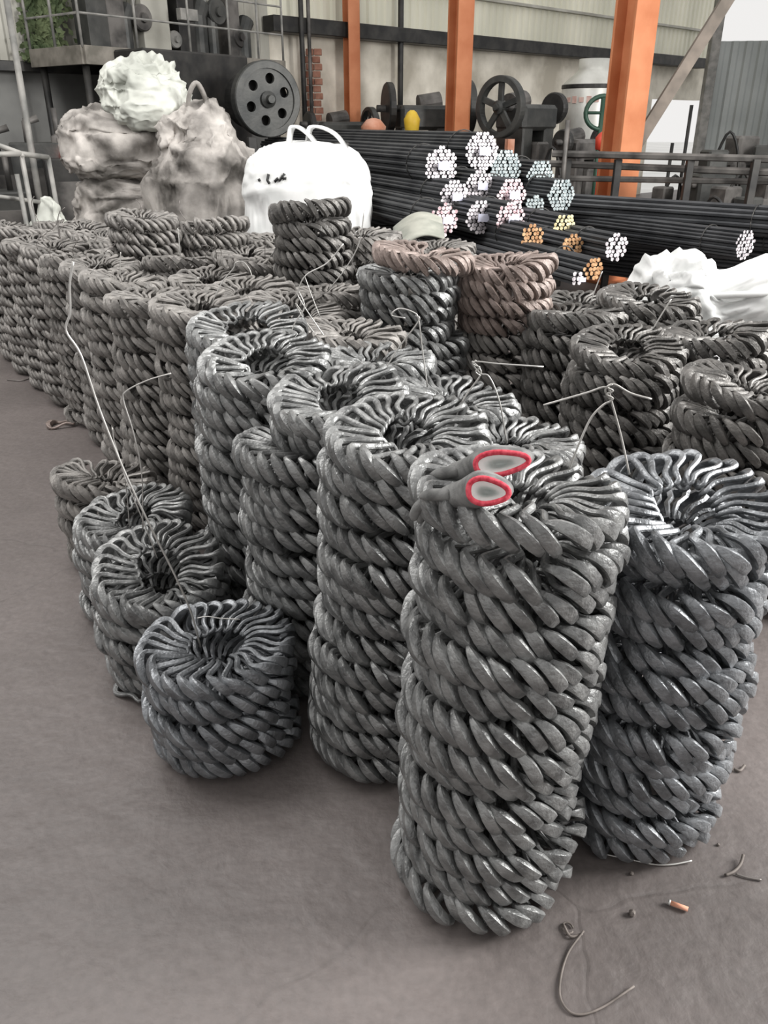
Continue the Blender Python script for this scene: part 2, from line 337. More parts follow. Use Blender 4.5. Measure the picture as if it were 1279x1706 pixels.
INFO = {
 'C1': ('tall nearest stack of grey forged links, pair of red-edged gloves resting on top', GL),
 'C2': ('stack of bluish grey forged links standing to the right of the nearest one', GR),
 'C3': ('tall stack of forged links directly left of the nearest one, reaching the floor in front', GL),
 'C5': ('leaning stack of forged links wedged third from the nearest, its middle bulging left', GL),
 'C4': ('stack of forged links whose left side faces the knee-high stacks, top ring wide open', GL),
 'C6': ('stack of forged links half hidden behind the one beside the knee-high stacks', GL),
 'C7': ('stack of forged links with a bent wire arch sticking out of its top', GL),
 'C9': ('stack of dusty forged links at the left edge, behind the farthest knee-high stack', GL),
 'C10': ('dusty left-edge stack just beyond the farthest knee-high one', GL),
 'C11': ('brownish left-edge stack beside the loose link lying on the floor', GL),
 'C12': ('brownish left-edge stack, second beyond the loose link on the floor', GL),
 'C3_1': ('short-topped stack tucked right behind the gloved stack', GL),
 'C5_1': ('stack with a twisted wire tie standing just left of and behind the gloved stack', GL),
 'C4_1': ('second-row stack in front of the brown-topped grey one', GL),
 'C6_1': ('stack with crossed straight wires rising above it, middle of the main pile', GL),
 'C7_1': ('stack in the middle of the main pile, left of the crossed wires', GL),
 'C9_1': ('stack of dusty links in the middle of the main pile before a dark gap', GL),
 'C9_2': ('stack at the foot of the tallest column with a long curved wire rising from it', GL),
 'C10_1': ('dusty stack in the third row from the left edge with short upright wire ends', GL),
 'C10_2': ('stack with a wire arching to the right, just left of the tallest column', GL),
 'C10_3': ('raised stack right of the tallest column in front of the white bag', GL),
 'C13': ('brownish left-edge stack, third beyond the loose link on the floor', GL),
 'C14': ('brownish left-edge stack, fourth beyond the loose link on the floor', GL),
 'C15': ('brownish left-edge stack, second from the far left end of the row', GL),
 'C16': ('last brownish stack at the far left end of the row', GL),
 'C12_1': ('stack standing one ring pair higher than its neighbours, below the left grey bags', GL),
 'C12_2': ('stack with a raised ring pair below the tall crumpled grey bag', GL),
 'C11_3': ('stack directly left behind the tallest column at its foot', GL),
 'R3': ('stack behind the brown-topped grey one, in front of the cover cloth', GL),
 'R1': ('tall stack of reddish brown dusty links below the bundles of pale bar ends', GR),
 'R2': ('tall uneven stack of grey links carrying a brown top ring set askew', GR),
 'R4': ('tallest column of dark forged links standing up against the white bag', GR),
 'R6': ('dark stack of forged links right of the reddish brown one, across a black gap', GR),
 'R8': ('dark stack of forged links just in front of the crumpled white bag at right', GR),
 'R9': ('dark shaded stack of forged links cut by the right edge of the picture', GR),
 'R5': ('stack of links squeezed between the reddish brown stack and the dark one', GR),
 'R7': ('dark stack of links left of the crumpled white bag, behind a leaning wire', GR),
 'R10': ('low dark stack behind the others below the rusty bar ends', GR),
 'R11': ('dark stack at the right edge in front of the crumpled white bag', GR),
 'R12': ('low shaded stack beyond the right edge of the frame', GR),
 'S1': ('nearest knee-high stack of shiny grey links with a long wire rising from its hole', GS),
 'S2': ('second knee-high stack from the camera, its ring slumped open', GS),
 'S3': ('third knee-high stack from the camera, dull grey', GS),
 'S4': ('farthest knee-high stack of dull brownish links on the left floor', GS),
}
OPT = {
 'C1': dict(m='link', top='link', R=.2, lean=(-.03, -.01)), 'C2': dict(m='link_blue', tt=.05, ta=0), 'C3': dict(m='link', tt=.04, ta=0, lean=(-.075, -.06)), 'C5': dict(m='link', tt=.05, ta=-.3, shift=lambda z: (-.10, -.03) if z < .80 else (0, 0)),
 'C4': dict(m='link', tt=.06, ta=0, lean=(-.03, 0)), 'C6': dict(m='link', tt=.06, ta=0), 'S1': dict(m='link_blue', R=.205), 'S2': dict(m='link', R=.205, tt=.11, ta=.3), 'S3': dict(m='link'), 'S4': dict(m='link_dusty'),
 'R1': dict(m='link_dusty', mz=lambda z: 'link_rust' if z > .80 else 'link_dusty', lean=(.015, 0)),
 'R2': dict(m='link_dusty', mz=lambda z: 'link_rust' if z > 1.12 else 'link', shift=lambda z: (.07, -.02) if z > 1.12 else ((.055, 0) if z < .80 else (0, 0))),
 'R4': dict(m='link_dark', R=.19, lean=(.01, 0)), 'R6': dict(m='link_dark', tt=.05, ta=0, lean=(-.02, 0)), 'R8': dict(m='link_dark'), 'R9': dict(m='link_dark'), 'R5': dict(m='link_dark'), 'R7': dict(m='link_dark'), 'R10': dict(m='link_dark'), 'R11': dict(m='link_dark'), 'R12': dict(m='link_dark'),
}
CAMP = np.array([0, 0, CAM_H])
OCC = [(n, x, y, h) for n, x, y, h in STK]
def hidden(p, own, rr=.155):
    """does another stack stand between the camera and p?"""
    d = p-CAMP
    for n, x, y, h in OCC:
        if n == own: continue
        a = d[0]**2+d[1]**2; bx, by = CAMP[0]-x, CAMP[1]-y
        b = 2*(bx*d[0]+by*d[1]); c = bx*bx+by*by-rr*rr; D = b*b-4*a*c
        if D <= 0: continue
        s = math.sqrt(D); t0, t1 = (-b-s)/(2*a), (-b+s)/(2*a)
        t0 = max(t0, 0); t1 = min(t1, .98)
        if t0 >= t1: continue
        if min(CAMP[2]+d[2]*t0, CAMP[2]+d[2]*t1) < h-.05: return True
    return False
ROOTS = {}
def make_stack(key, X, Y, h):
    op = OPT.get(key, {}); rnd = random.Random(hash(key) % 9999 if False else sum(ord(c)*(i+3) for i, c in enumerate(key)))
    Z = Y*CT+(CAM_H-h)*ST; R = op.get('R', .2)*rnd.uniform(.985, 1.015)
    m0 = op.get('m', 'link_dusty' if Y > 3.0 else 'link'); nl = max(3, round((h-.02)/.0725)); pitch = (h-.104)/(nl-1); lod0 = 0 if Z < 2.9 else (1 if Z < 4.3 else 2)
    near = Z < 4.65
    links = []; lean = op.get('lean', (rnd.uniform(-.02, .02), rnd.uniform(-.02, .02))); sh = op.get('shift')
    for L in range(nl):
        z = .052+pitch*L; f = 1-z/h
        ox = rnd.uniform(-.011, .011)+lean[0]*f; oy = rnd.uniform(-.011, .011)+lean[1]*f
        if sh: s = sh(z); ox += s[0]; oy += s[1]
        rr = R-.056+rnd.uniform(-.007, .007)+(0.004 if L == nl-1 else 0); n = rnd.choice((27, 28, 29)); ph = rnd.uniform(0, 2*PI); tilt = math.radians(rnd.uniform(39, 48))
        ta, tb = rnd.uniform(0, 2*PI), rnd.uniform(0, .035)
        if L == nl-1:
            tb = op.get('tt', rnd.uniform(.01, .075)); ta = op.get('ta', ta); rr -= .006
            if key not in ('C1', 'R1', 'S1'): ox += rnd.uniform(-.016, .016); oy += rnd.uniform(-.016, .016)
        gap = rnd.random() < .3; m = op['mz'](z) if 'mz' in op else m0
        span = 2*PI*(1-(.9/n if gap else 0))
        for i in range(n):
            a = ph+span*i/n+rnd.gauss(0, .012)
            tl = tilt+rnd.gauss(0, .09); dz = tb*math.sin(a-ta)*.5+rnd.gauss(0, .003)
            if L == 0: dz = abs(dz)*.5
            dr = rnd.gauss(0, .0035)
            if rnd.random() < .05: dr += rnd.uniform(-.02, .012); tl += rnd.uniform(-.35, .2)
            W = Matrix.Translation((ox, oy, z+dz)) @ Matrix.Rotation(a, 4, 'Z') @ Matrix.Translation((rr+dr, 0, 0)) @ Matrix.Rotation(tl, 4, 'X') @ Matrix.Rotation(rnd.gauss(0, .06), 4, 'Z') @ Matrix.Rotation(rnd.gauss(0, .05), 4, 'Y')
            oc = np.array([X+ox+math.cos(a)*(rr+.055), Y+oy+math.sin(a)*(rr+.055), z+dz])
            v = CAMP-oc; dist = float(np.linalg.norm(v)); face = (math.cos(a)*v[0]+math.sin(a)*v[1])/dist
            top = L == nl-1
            vis = (face > .05 or top) and not hidden(oc, key)
            score = ((face if face > 0 else 0)+(.35 if top else 0)+.1)/dist if vis else 0
            links.append((score, W, m, face > -.5 or top))
    links.sort(key=lambda q: -q[0])
    label, group = INFO.get(key, (None, None))
    if not label: label, group = 'dusty far stack of forged links at the back of the pile before the grey bags', 'far stacks at the back of the pile'
    if near:
        root = empty('link_stack', (X, Y, 0), label, 'metal stack', group)
        own = [q for q in links[:100] if q[0] > 0]; rest = links[len(own):]
        for s, W, m, v in own:
            o = link_obj('forged_link', linkmesh(lod0, rnd.randrange(len(LOD[lod0])), m), root, W)
    else:
        root = None; rest = links
    VS, FS, MI, nv = [], [], [], 0; names = sorted({q[2] for q in rest})
    for s, W, m, v in rest:
        lod = (lod0 if s > 0 else min(lod0+(1 if Z > 2.2 else 0), 2)) if v else (2 if near else 3)
        A, Fc = LOD[lod][rnd.randrange(len(LOD[lod]))]; Wn = np.array(W)
        VS.append(A @ Wn[:3, :3].T+Wn[:3, 3]); FS.append(Fc+nv); nv += len(A); MI.append(np.full(len(Fc), names.index(m)))
    me = mesh_np('forged_links', np.concatenate(VS), np.concatenate(FS), [M[q] for q in names], True, np.concatenate(MI))
    if near:
        sharpen(me, 50); o = link_obj('forged_links', me, root); o['kind'] = 'stuff'
    else:
        root = link_obj('link_stack', me); root.location = (X, Y, 0)
        tag(root, label, 'metal stack', group)
    ROOTS[key] = root
for a in STK: make_stack(*a)

# ------------------------------------------------------------------ tie wires, each a part of its stack
def wire(key, pxs, Y, r=.0021, m='wire', name='tie_wire', n=5):
    root = ROOTS[key]; off = root.location
    pts = []
    for q in pxs:
        YY = q[2] if len(q) > 2 else Y
        pts.append(onY(q[0], q[1], YY)-off)
    mb = MB(); mb.tube(smooth_path(pts, n), r, 6); return mb.build(name, M[m], root, True)
wire('C1', [(948, 782), (958, 755), (982, 700), (1003, 676), (1018, 668)], 1.50, .0022)
wire('C1', [(1048, 790), (1035, 730), (1018, 668), (1010, 645), (975, 655), (905, 675)], 1.50, .0022)
wire('C1', [(1018, 668), (1008, 650), (1022, 640), (1050, 655), (1085, 665)], 1.50, .0022)
wire('C1', [(1010, 672), (1021, 664), (1010, 657), (1021, 651), (1011, 645), (1020, 640)], 1.495, .002, n=4)
wire('C3', [(755, 710), (772, 665), (800, 625), (795, 610), (786, 602)], 2.02, .0022)
wire('C3', [(844, 738), (832, 670), (815, 628), (800, 622), (788, 603), (830, 606), (905, 611)], 2.02, .0022)
wire('C3', [(800, 626), (792, 619), (799, 612), (788, 607), (793, 600)], 2.015, .002, n=4)
wire('C5_1', [(631, 634), (660, 585), (697, 535), (692, 525)], 2.45, .0022)
wire('C5_1', [(712, 645), (703, 580), (697, 532), (688, 520), (665, 514), (652, 525), (675, 530)], 2.45, .0022)
wire('C4_1', [(475, 584), (490, 540), (507, 512), (498, 486)], 2.75, .0021)
wire('C6_1', [(570, 602), (540, 560), (500, 500), (497, 483), (510, 458), (545, 438), (572, 406)], 2.95, .0022)
wire('C6_1', [(537, 572), (505, 530), (492, 505), (503, 520)], 2.95, .0021)
wire('C6_1', [(533, 528), (518, 490), (508, 462)], 2.95, .0018)
wire('C7', [(352, 506), (370, 470), (388, 448), (392, 438), (404, 436), (415, 448), (420, 462)], 3.25, .0022)
wire('C9_2', [(545, 486), (575, 448), (598, 405), (607, 350)], 3.75, .0026)
wire('C10_2', [(450, 428), (468, 404), (495, 392), (545, 383)], 4.3, .0032)
wire('C9', [(300, 505), (322, 478), (330, 462)], 3.5, .0018)
wire('S2', [(238, 885), (236, 790), (222, 720), (206, 668), (210, 652), (245, 634), (285, 622)], 2.25, .0022)
wire('S1', [(334, 1078), (318, 1020), (292, 960), (246, 868), (205, 780), (165, 680), (135, 592), (110, 551), (117, 520), (116, 475), (122, 436)], 1.88, .0030)
wire('S1', [(262, 930), (240, 872), (210, 800), (198, 760), (190, 735), (187, 712)], 2.0, .0016)
wire('S3', [(216, 885), (212, 830), (207, 792)], 2.5, .0018)
wire('R7', [(1080, 560), (1098, 530), (1118, 498)], 3.2, .0026)
wire('R5', [(982, 508), (992, 480), (1003, 452)], 3.3, .0022)
wire('C10_1', [(300, 424), (298, 400), (296, 380)], 3.9, .0026)
wire('C10', [(200, 460), (200, 440), (201, 420)], 3.9, .0026)
wire('C10', [(150, 456), (170, 432), (180, 417)], 3.9, .0020)
wire('S1', [(328, 1030), (345, 1027), (365, 1030), (400, 1032)], 1.97, .0018, name='ring_wire')
# loose grey stalk-like wire ends over the far stacks
rw = random.Random(5)
for k in range(26):
    x = rw.uniform(60, 470); y = rw.uniform(365, 425)
    Y = 5.0 if y < 395 else 4.4
    a = onY(x, y, Y); b = onY(x+rw.uniform(-14, 26), y-rw.uniform(15, 42), Y); c = (a+b)/2+Vector((rw.uniform(-.04, .04), 0, rw.uniform(0, .03)))
    key = min((k2 for k2 in ROOTS), key=lambda k2: (ROOTS[k2].location.xy-a.xy).length); off = ROOTS[key].location
    mb = MB(); mb.tube(smooth_path([a-off-Vector((0, 0, .03)), a-off, c-off, b-off], 3), .0021, 4); mb.build('wire_end', M['wire_dark'], ROOTS[key], True)

# ------------------------------------------------------------------ gloves on the nearest stack
def glove(c, right, up, wid, hgt, label, curl=0):
    """a knitted work glove: cuff opening at c facing the camera, hand part draped away from it"""
    c = Vector(c); fwd = (c-Vector((0, 0, CAM_H))).normalized(); right = Vector(right).normalized(); right = (right-fwd*right.dot(fwd)).normalized(); up2 = right.cross(fwd)
    root = empty('work_glove', c, label, 'glove', 'pair of knitted gloves on the nearest stack')
    n = 28
    def ring(p, w_, h_, rot=0, wob=0, ax=None):
        out = []
        for k in range(n):
            a = 2*PI*k/n; r = 1+wob*math.sin(3*a+1.3); q = right*math.cos(a)*w_*r+up2*math.sin(a)*h_*(r if math.sin(a) > 0 else r*.85)
            out.append(p+q)
        return out
    # outer sleeve + palm
    back = (Vector((-.55, .62, -.42))).normalized()
    spine = [(Vector((0, 0, 0)), wid*1.02, hgt*1.04), (fwd*.008+up2*.003, wid*1.14, hgt*1.28), (fwd*.03+up2*.005, wid*1.24, hgt*1.42), (fwd*.055+back*.03, wid*1.2, hgt*1.3), (fwd*.06+back*.075, wid*1.15, hgt*1.0), (fwd*.055+back*.11, wid*1.0, hgt*.62), (fwd*.05+back*.13, wid*.8, hgt*.4)]
    mb = MB(); vs = []
    for i, (p, a_, b_) in enumerate(spine): vs += ring(p, a_, b_, wob=.08)
    m = len(spine); fs = [(i*n+k, i*n+(k+1) % n, (i+1)*n+(k+1) % n, (i+1)*n+k) for i in range(m-1) for k in range(n)]; fs.append(tuple((m-1)*n+k for k in range(n)))
    mb.add(vs, fs); mb.build('glove_body', M['glove'], root, True)
    # five fingers fold down over the ring of links
    end = fwd*.05+back*.12
    for i in range(4):
        o = right*((i-1.5)*wid*.5); ln = (.055, .065, .062, .05)[i]; b0 = end+o
        d1 = (back+Vector((0, 0, -.35))).normalized()
        mb = MB(); mb.tube(smooth_path([b0-back*.02, b0+d1*ln*.4, b0+d1*ln*.75+Vector((0, 0, -.006)), b0+d1*ln*.9+Vector((0, 0, -.02))], 4), [.0105]*9+[.010, .0095, .008, .005], 10); mb.build('finger', M['glove'], root, True)
    s = -1
    b0 = fwd*.06+back*.05+right*s*wid*.9
    mb = MB(); mb.tube(smooth_path([b0, b0+right*s*.02+back*.015, b0+right*s*.028+back*.04], 4), [.0115]*5+[.011, .010, .008, .005], 10); mb.build('thumb', M['glove'], root, True)
    # red knitted edge
    rp = ring(Vector((0, 0, 0)), wid, hgt, wob=.08); mb = MB(); loop = rp+[rp[0], rp[1]]
    mb.tube(loop, .0050, 8, cap=False); b = mb.build('cuff_edge', M['gloveband'], root, True); b['label'] = 'red knitted cuff edge'
    # white lining, a shallow ribbed cup
    vs = []; prof = [(.99, -.001), (.92, .001), (.80, .005), (.68, .012), (.52, .024), (.40, .040), (.25, .052)]
    for f, dd in prof:
        rr = ring(fwd*dd, wid*f, hgt*f*(1 if f > .7 else .8), wob=.08)
        for k, q in enumerate(rr): vs.append(q+fwd*(.0018*(k % 2)))
    m = len(prof); fs = [(i*n+k, (i+1)*n+k, (i+1)*n+(k+1) % n, i*n+(k+1) % n) for i in range(m-1) for k in range(n)]; fs.append(tuple(reversed([(m-1)*n+k for k in range(n)])))
    mb = MB(); mb.add(vs, fs); b = mb.build('cuff_lining', M['glovein'], root, True); b['label'] = 'white ribbed inside of the cuff'
    return root
glove(un(833, 773, 1.105), (1, 0, .12), (0, 0, 1), .046, .021, 'upper grey knitted glove with a wide red-edged cuff facing the camera, on the nearest stack')
glove(un(811, 820, 1.095), (1, 0, -.10), (0, 0, 1), .033, .022, 'lower grey knitted glove with a small round red-edged cuff, under the wider one')

# ------------------------------------------------------------------ bags
def bag(name, label, cat, loc, size, m, seed, excess=.12, lump=.06, sq=.6, pinch=0, sub=5, group=None, top_drop=0, rz=0, aniso=(0, 0, .15), hold=.012, its=170, bend=.16, shape=None, folds=.03, fold_dir=0):
    """woven sack: more cloth than the filled shape needs, relaxed until it buckles into folds"""
    bm = bmesh.new(); bmesh.ops.create_icosphere(bm, subdivisions=sub, radius=1); bm.verts.ensure_lookup_table()
    sv = Vector((seed*3.1, seed*1.7, seed*.9)); X = np.zeros((len(bm.verts), 3)); e = lambda q: math.copysign(abs(q)**sq, q)
    for i, v in enumerate(bm.verts):
        d = v.co.normalized(); p = Vector((e(d.x), e(d.y), e(d.z))); q = Vector((p.x*size[0]/2, p.y*size[1]/2, p.z*size[2]/2))
        q += d*(mnoise.fractal(q*1.5+sv, 1, 2, 2)*lump)
        if pinch and p.z > 0: k = max(0, p.z)**2.2*pinch; q.x *= 1-k; q.y *= 1-k
        if top_drop: q.z -= top_drop*max(0, p.z)*(abs(p.x)**2)*size[2]
        if shape: q.z *= shape(p.x)
        X[i] = q
    E = np.array([(ed.verts[0].index, ed.verts[1].index) for ed in bm.edges]); A, B = E[:, 0], E[:, 1]; n = len(X)
    D = X[B]-X[A]; L = np.linalg.norm(D, axis=1); U = np.abs(D/L[:, None]); Lr = L*(1+excess+U @ np.array(aniso))
    deg = np.bincount(A, minlength=n)+np.bincount(B, minlength=n); base = X.copy(); rs = np.random.RandomState(seed)
    nz = np.array([[mnoise.noise(Vector(q)*4+sv), mnoise.noise(Vector(q)*4-sv), mnoise.noise(Vector(q)*4+sv*2)] for q in X])
    X = X+nz*.035+rs.normal(0, .002, X.shape)
    def scat(V): return np.stack([np.bincount(A, V[:, c], n)-np.bincount(B, V[:, c], n) for c in range(3)], 1)
    def lap(V): return np.stack([np.bincount(A, V[B, c], n)+np.bincount(B, V[A, c], n) for c in range(3)], 1)/deg[:, None]-V
    for it in range(its):
        D = X[B]-X[A]; l = np.linalg.norm(D, axis=1)+1e-9; C = D*((l-Lr)/l*.5)[:, None]
        X = X+scat(C)/deg[:, None]*1.6
        X = X-bend*lap(lap(X)) if it % 2 else X+.03*lap(X)
        X = X+(base-X)*hold
        X[:, 2] = np.maximum(X[:, 2], -size[2]/2)
    for _ in range(2): X = X+.3*lap(X)
    for i, v in enumerate(bm.verts): v.co = Vector(X[i])+Vector((0, 0, size[2]/2))
    bmesh.ops.subdivide_edges(bm, edges=bm.edges[:], cuts=1, use_grid_fill=True)
    for _ in range(2): bmesh.ops.smooth_vert(bm, verts=bm.verts[:], factor=.5, use_axis_x=True, use_axis_y=True, use_axis_z=True)
    bm.normal_update()
    tri = lambda q: 2/PI*math.asin(math.sin(q)); nv = mnoise.noise; new = []
    ct, st_ = math.cos(fold_dir), math.sin(fold_dir)
    for v in bm.verts:
        q = v.co; g = Vector((q.x*ct+q.z*st_, q.y, q.z*ct-q.x*st_)); wv = nv(q*1.7+sv)*.25
        a = tri(9*nv(Vector((g.x*1.1, g.y*1.1, g.z*2.6+wv))+sv)); b = tri(8*nv(Vector((g.x*3.4+wv, g.y*3.0, g.z*1.9))-sv)); c = tri(7*nv(q*5.5+sv*2)); d = tri(6*nv(q*11-sv)); f = abs(nv(Vector((g.x*2.6+wv*3, g.y*2.4, g.z*8.5))-sv*1.9)); f = math.exp(-(f/.07)**2)-.3; h = abs(nv(Vector((g.x*7, g.y*5, g.z*3.0+wv*4))+sv*.7)); h = math.exp(-(h/.08)**2)-.3
        k = .35+.65*min(1, max(0, .5+1.6*nv(q*1.9-sv*3)))
        new.append(q+v.normal*((a*.55+b*.45)*folds+(c*.34+d*.20+f*.62+h*.5)*folds)*k)
    for v, q in zip(bm.verts, new): v.co = Vector((q.x, q.y, max(q.z, 0)))
    me = bpy.data.meshes.new(name); bm.to_mesh(me); bm.free(); me.materials.append(M[m]); me.polygons.foreach_set('use_smooth', [True]*len(me.polygons))
    o = link_obj(name, me); o.location = loc; o.rotation_euler = (0, 0, rz); tag(o, label, cat, group)
    return o
GB = 'bulk bags behind the pile'
b1 = bag('bulk_bag', 'dusty grey bulk bag at the bottom of the left heap', 'bag', (-2.12, 7.75, 0), (1.26, .98, 1.28), 'baggrey', 1, .22, .06, .5, group=GB, folds=.055, fold_dir=.3, aniso=(0, 0, .35), hold=.03, bend=.07)
b2 = bag('bulk_bag', 'dusty grey bulk bag squashed under the white sack', 'bag', (-2.16, 7.75, 1.16), (1.10, .92, .62), 'baggrey', 2, .26, .08, .6, group=GB, folds=.058, fold_dir=-.3, aniso=(0, 0, .45), hold=.03, bend=.07)
b3 = bag('bulk_bag', 'soiled white sack lying on top of the left heap', 'bag', (-1.98, 7.55, 1.58), (.86, .7, .52), 'bagsoft', 8, .24, .26, .8, folds=.05, group=GB, rz=.2, aniso=(.1, 0, .15), hold=.03, bend=.07)
b4 = bag('bulk_bag', 'tall crumpled grey bulk bag with a gathered top, right of the left heap', 'bag', (-1.50, 7.35, 0), (.82, .8, 1.80), 'baggrey', 4, .28, .08, .55, pinch=.36, group=GB, folds=.062, fold_dir=1.0, aniso=(0, 0, .35), hold=.03, bend=.07)
mb = MB(); mb.tube(smooth_path([(-.10, -.05, 1.68), (-.04, -.12, 1.86), (.02, -.12, 1.93), (.07, -.1, 1.84), (.10, -.05, 1.66)], 5), .02, 6); mb.build('lifting_loop', M['baggrey'], b4, True)
b5 = bag('bulk_bag', 'clean white bulk bag with two lifting loops and black marks', 'bag', (-.60, 6.95, 0), (1.0, .85, 1.52), 'bagwhite', 5, .09, .03, .36, group=GB, folds=.016, top_drop=.06, aniso=(0, 0, .08), hold=.03, bend=.08)
for (x0, x1, yy) in ((-.12, .06, -.22), (.02, .26, -.18)):
    mb = MB(); xm = (x0+x1)/2
    P = smooth_path([(x0-.05, yy+.05, 1.30), (x0, yy, 1.50), (x0+.04, yy-.02, 1.62), (x1-.03, yy, 1.57), (x1+.10, yy+.05, 1.40)], 5)
    vs = []; 
    for p in P: vs += [p+Vector((-.018, -.035, .010)), p+Vector((.012, .035, .010)), p+Vector((.018, .035, -.010)), p+Vector((-.012, -.035, -.010))]
    fs = [(i*4+k, i*4+(k+1) % 4, (i+1)*4+(k+1) % 4, (i+1)*4+k) for i in range(len(P)-1) for k in range(4)]+[(3, 2, 1, 0), tuple(4*(len(P)-1)+k for k in range(4))]
    mb.add(vs, fs); mb.build('lifting_loop', M['bagwhite'], b5, True)
b6 = bag('bulk_bag', 'small white corner of a sack peeping out left of the grey heap', 'bag', (-2.72, 6.98, 0), (.34, .3, 1.12), 'bagsoft', 6, .1, .05, .7, pinch=.5, group=GB, sub=4)
b7 = bag('bulk_bag', 'crumpled white bulk bag lying among the stacks at right', 'bag', (1.80, 4.25, 0), (1.08, .62, 1.04), 'bagwhite', 11, .26, .10, .6, group=GB, folds=.045, fold_dir=.6, rz=-.15, top_drop=.02, aniso=(.1, 0, .25), hold=.03, bend=.07, shape=lambda x: 1-.22*max(0, x-.25)-.10*math.exp(-((x+.15)/.2)**2))
mb = MB()
for P, r in (([(.18, -.2, .80), (.30, -.26, .90), (.42, -.24, .72), (.52, -.2, .5)], .016), ([(-.32, -.2, .86), (0, -.28, .90), (.26, -.24, .92)], .018)):
    mb.tube(smooth_path(P, 5), r, 6)
mb.build('lifting_loop', M['bagwhite'], b7, True)
# black marks on the clean bag: short painted strokes on its front
def front_y(o, x, z):
    best = None
    for v in o.data.vertices:
        if v.co.y < 0:
            d = (v.co.x-x)**2+(v.co.z-z)**2
            if best is None or d < best[0]: best = (d, v.co.y)
    return best[1]
for st in ([(447, 290), (445, 300), (449, 305)], [(458, 303), (463, 297), (466, 301), (470, 294), (474, 299)], [(474, 289), (470, 296), (477, 297)], [(430, 301), (433, 299)]):
    pts = []
    for (x, y) in st:
        p = onY(x, y, 6.52)-Vector((-.60, 6.95, 0)); p.y = front_y(b5, p.x, p.z)-.006; pts.append(p)
    mb = MB(); mb.tube(pts, .011, 5); mb.build('ink_mark', M['black'], b5, True)
# pale cover cloth draped on the bar ends
mb = MB(); vs = []; nx, ny = 24, 8
c0, c1 = onY(655, 386, 5.6), onY(738, 366, 5.6)
for j in range(ny):
    for i in range(nx):
        u, v_ = i/(nx-1), j/(ny-1); p = c0.lerp(c1, u); vs.append((p.x, p.y-.25+v_*.5, p.z+.06*math.sin(PI*u)-.10*(1-v_)**2+.012*math.sin(v_*16+u*2)))
mb.add(vs, [(j*nx+i, j*nx+i+1, (j+1)*nx+i+1, (j+1)*nx+i) for j in range(ny-1) for i in range(nx-1)])
o = mb.build('cover_cloth', M['tarp'], None, True); tag(o, 'grey-green ribbed cover cloth below the pale bar ends', 'cloth')
sm = o.modifiers.new('s', 'SOLIDIFY'); sm.thickness = .012

# ------------------------------------------------------------------ steel bar bundles
BD_A, BD_B = Vector((-.37, .929, 0)), Vector((-.735, .678, 0))          # the bars run back to the left
def bundle(end, dia, length, endm, label, group, barr=.0155, tagp=False, seed=0, straps=1, BD=None):
    BD = BD or BD_A
    rnd = random.Random(seed*7+1); end = Vector(end); root = empty('bar_bundle', end, label, 'steel bars', group)
    nrm = Vector((-BD.y, BD.x, 0)); up = Vector((0, 0, 1)); R = dia/2-barr; cells = []
    pitch = barr*2.04
    for j in range(-8, 9):
        for i in range(-8, 9):
            x = (i+(j % 2)*.5)*pitch; y = j*pitch*.866
            if math.hypot(x, y) <= R+.001: cells.append((x, y))
    n = 6
    for x, y in cells:
        s0 = rnd.uniform(-.012, .012); mb = MB(); vs = []
        rr = barr*rnd.uniform(.95, 1)
        for t_ in (s0, length+s0):
            for k in range(n):
                a = 2*PI*k/n+.3; vs.append(BD*t_+nrm*(x+rr*math.cos(a))+up*(y+rr*math.sin(a)))
        mb.m = 0; mb.add(vs, [(k, (k+1) % n, n+(k+1) % n, n+k) for k in range(n)]+[tuple(n+k for k in range(n))]); mb.m = 1; mb.add(vs[:n], [tuple(reversed(range(n)))])
        mb.build('steel_bar', [M['bar'], M[endm]], root, False)
    for k in range(straps):
        d = .35+k*2.2
        if d > length: break
        P = [BD*d+nrm*math.cos(a)*(dia/2+.004)+up*math.sin(a)*(dia/2+.004) for a in [2*PI*q/20 for q in range(21)]]
        mb = MB(); mb.tube(P, .005, 5); mb.build('binding_wire', M['dark'], root, True)
    if tagp:
        a = BD*-.056; w_, h_ = dia*.17, dia*.11; mb = MB(); q = [a+nrm*sx*w_+up*sz*h_ for sx, sz in ((-1, -1), (1, -.8), (1, 1), (-1, .9))]
        mb.add([tuple(p) for p in q]+[tuple(p+BD*.004) for p in q], [(3, 2, 1, 0), (4, 5, 6, 7), (0, 1, 5, 4), (1, 2, 6, 5), (2, 3, 7, 6), (3, 0, 4, 7)]); mb.build('paper_tag', M['tag'], root, False)
    return root
GA = 'bar bundles with their cut ends facing the camera'
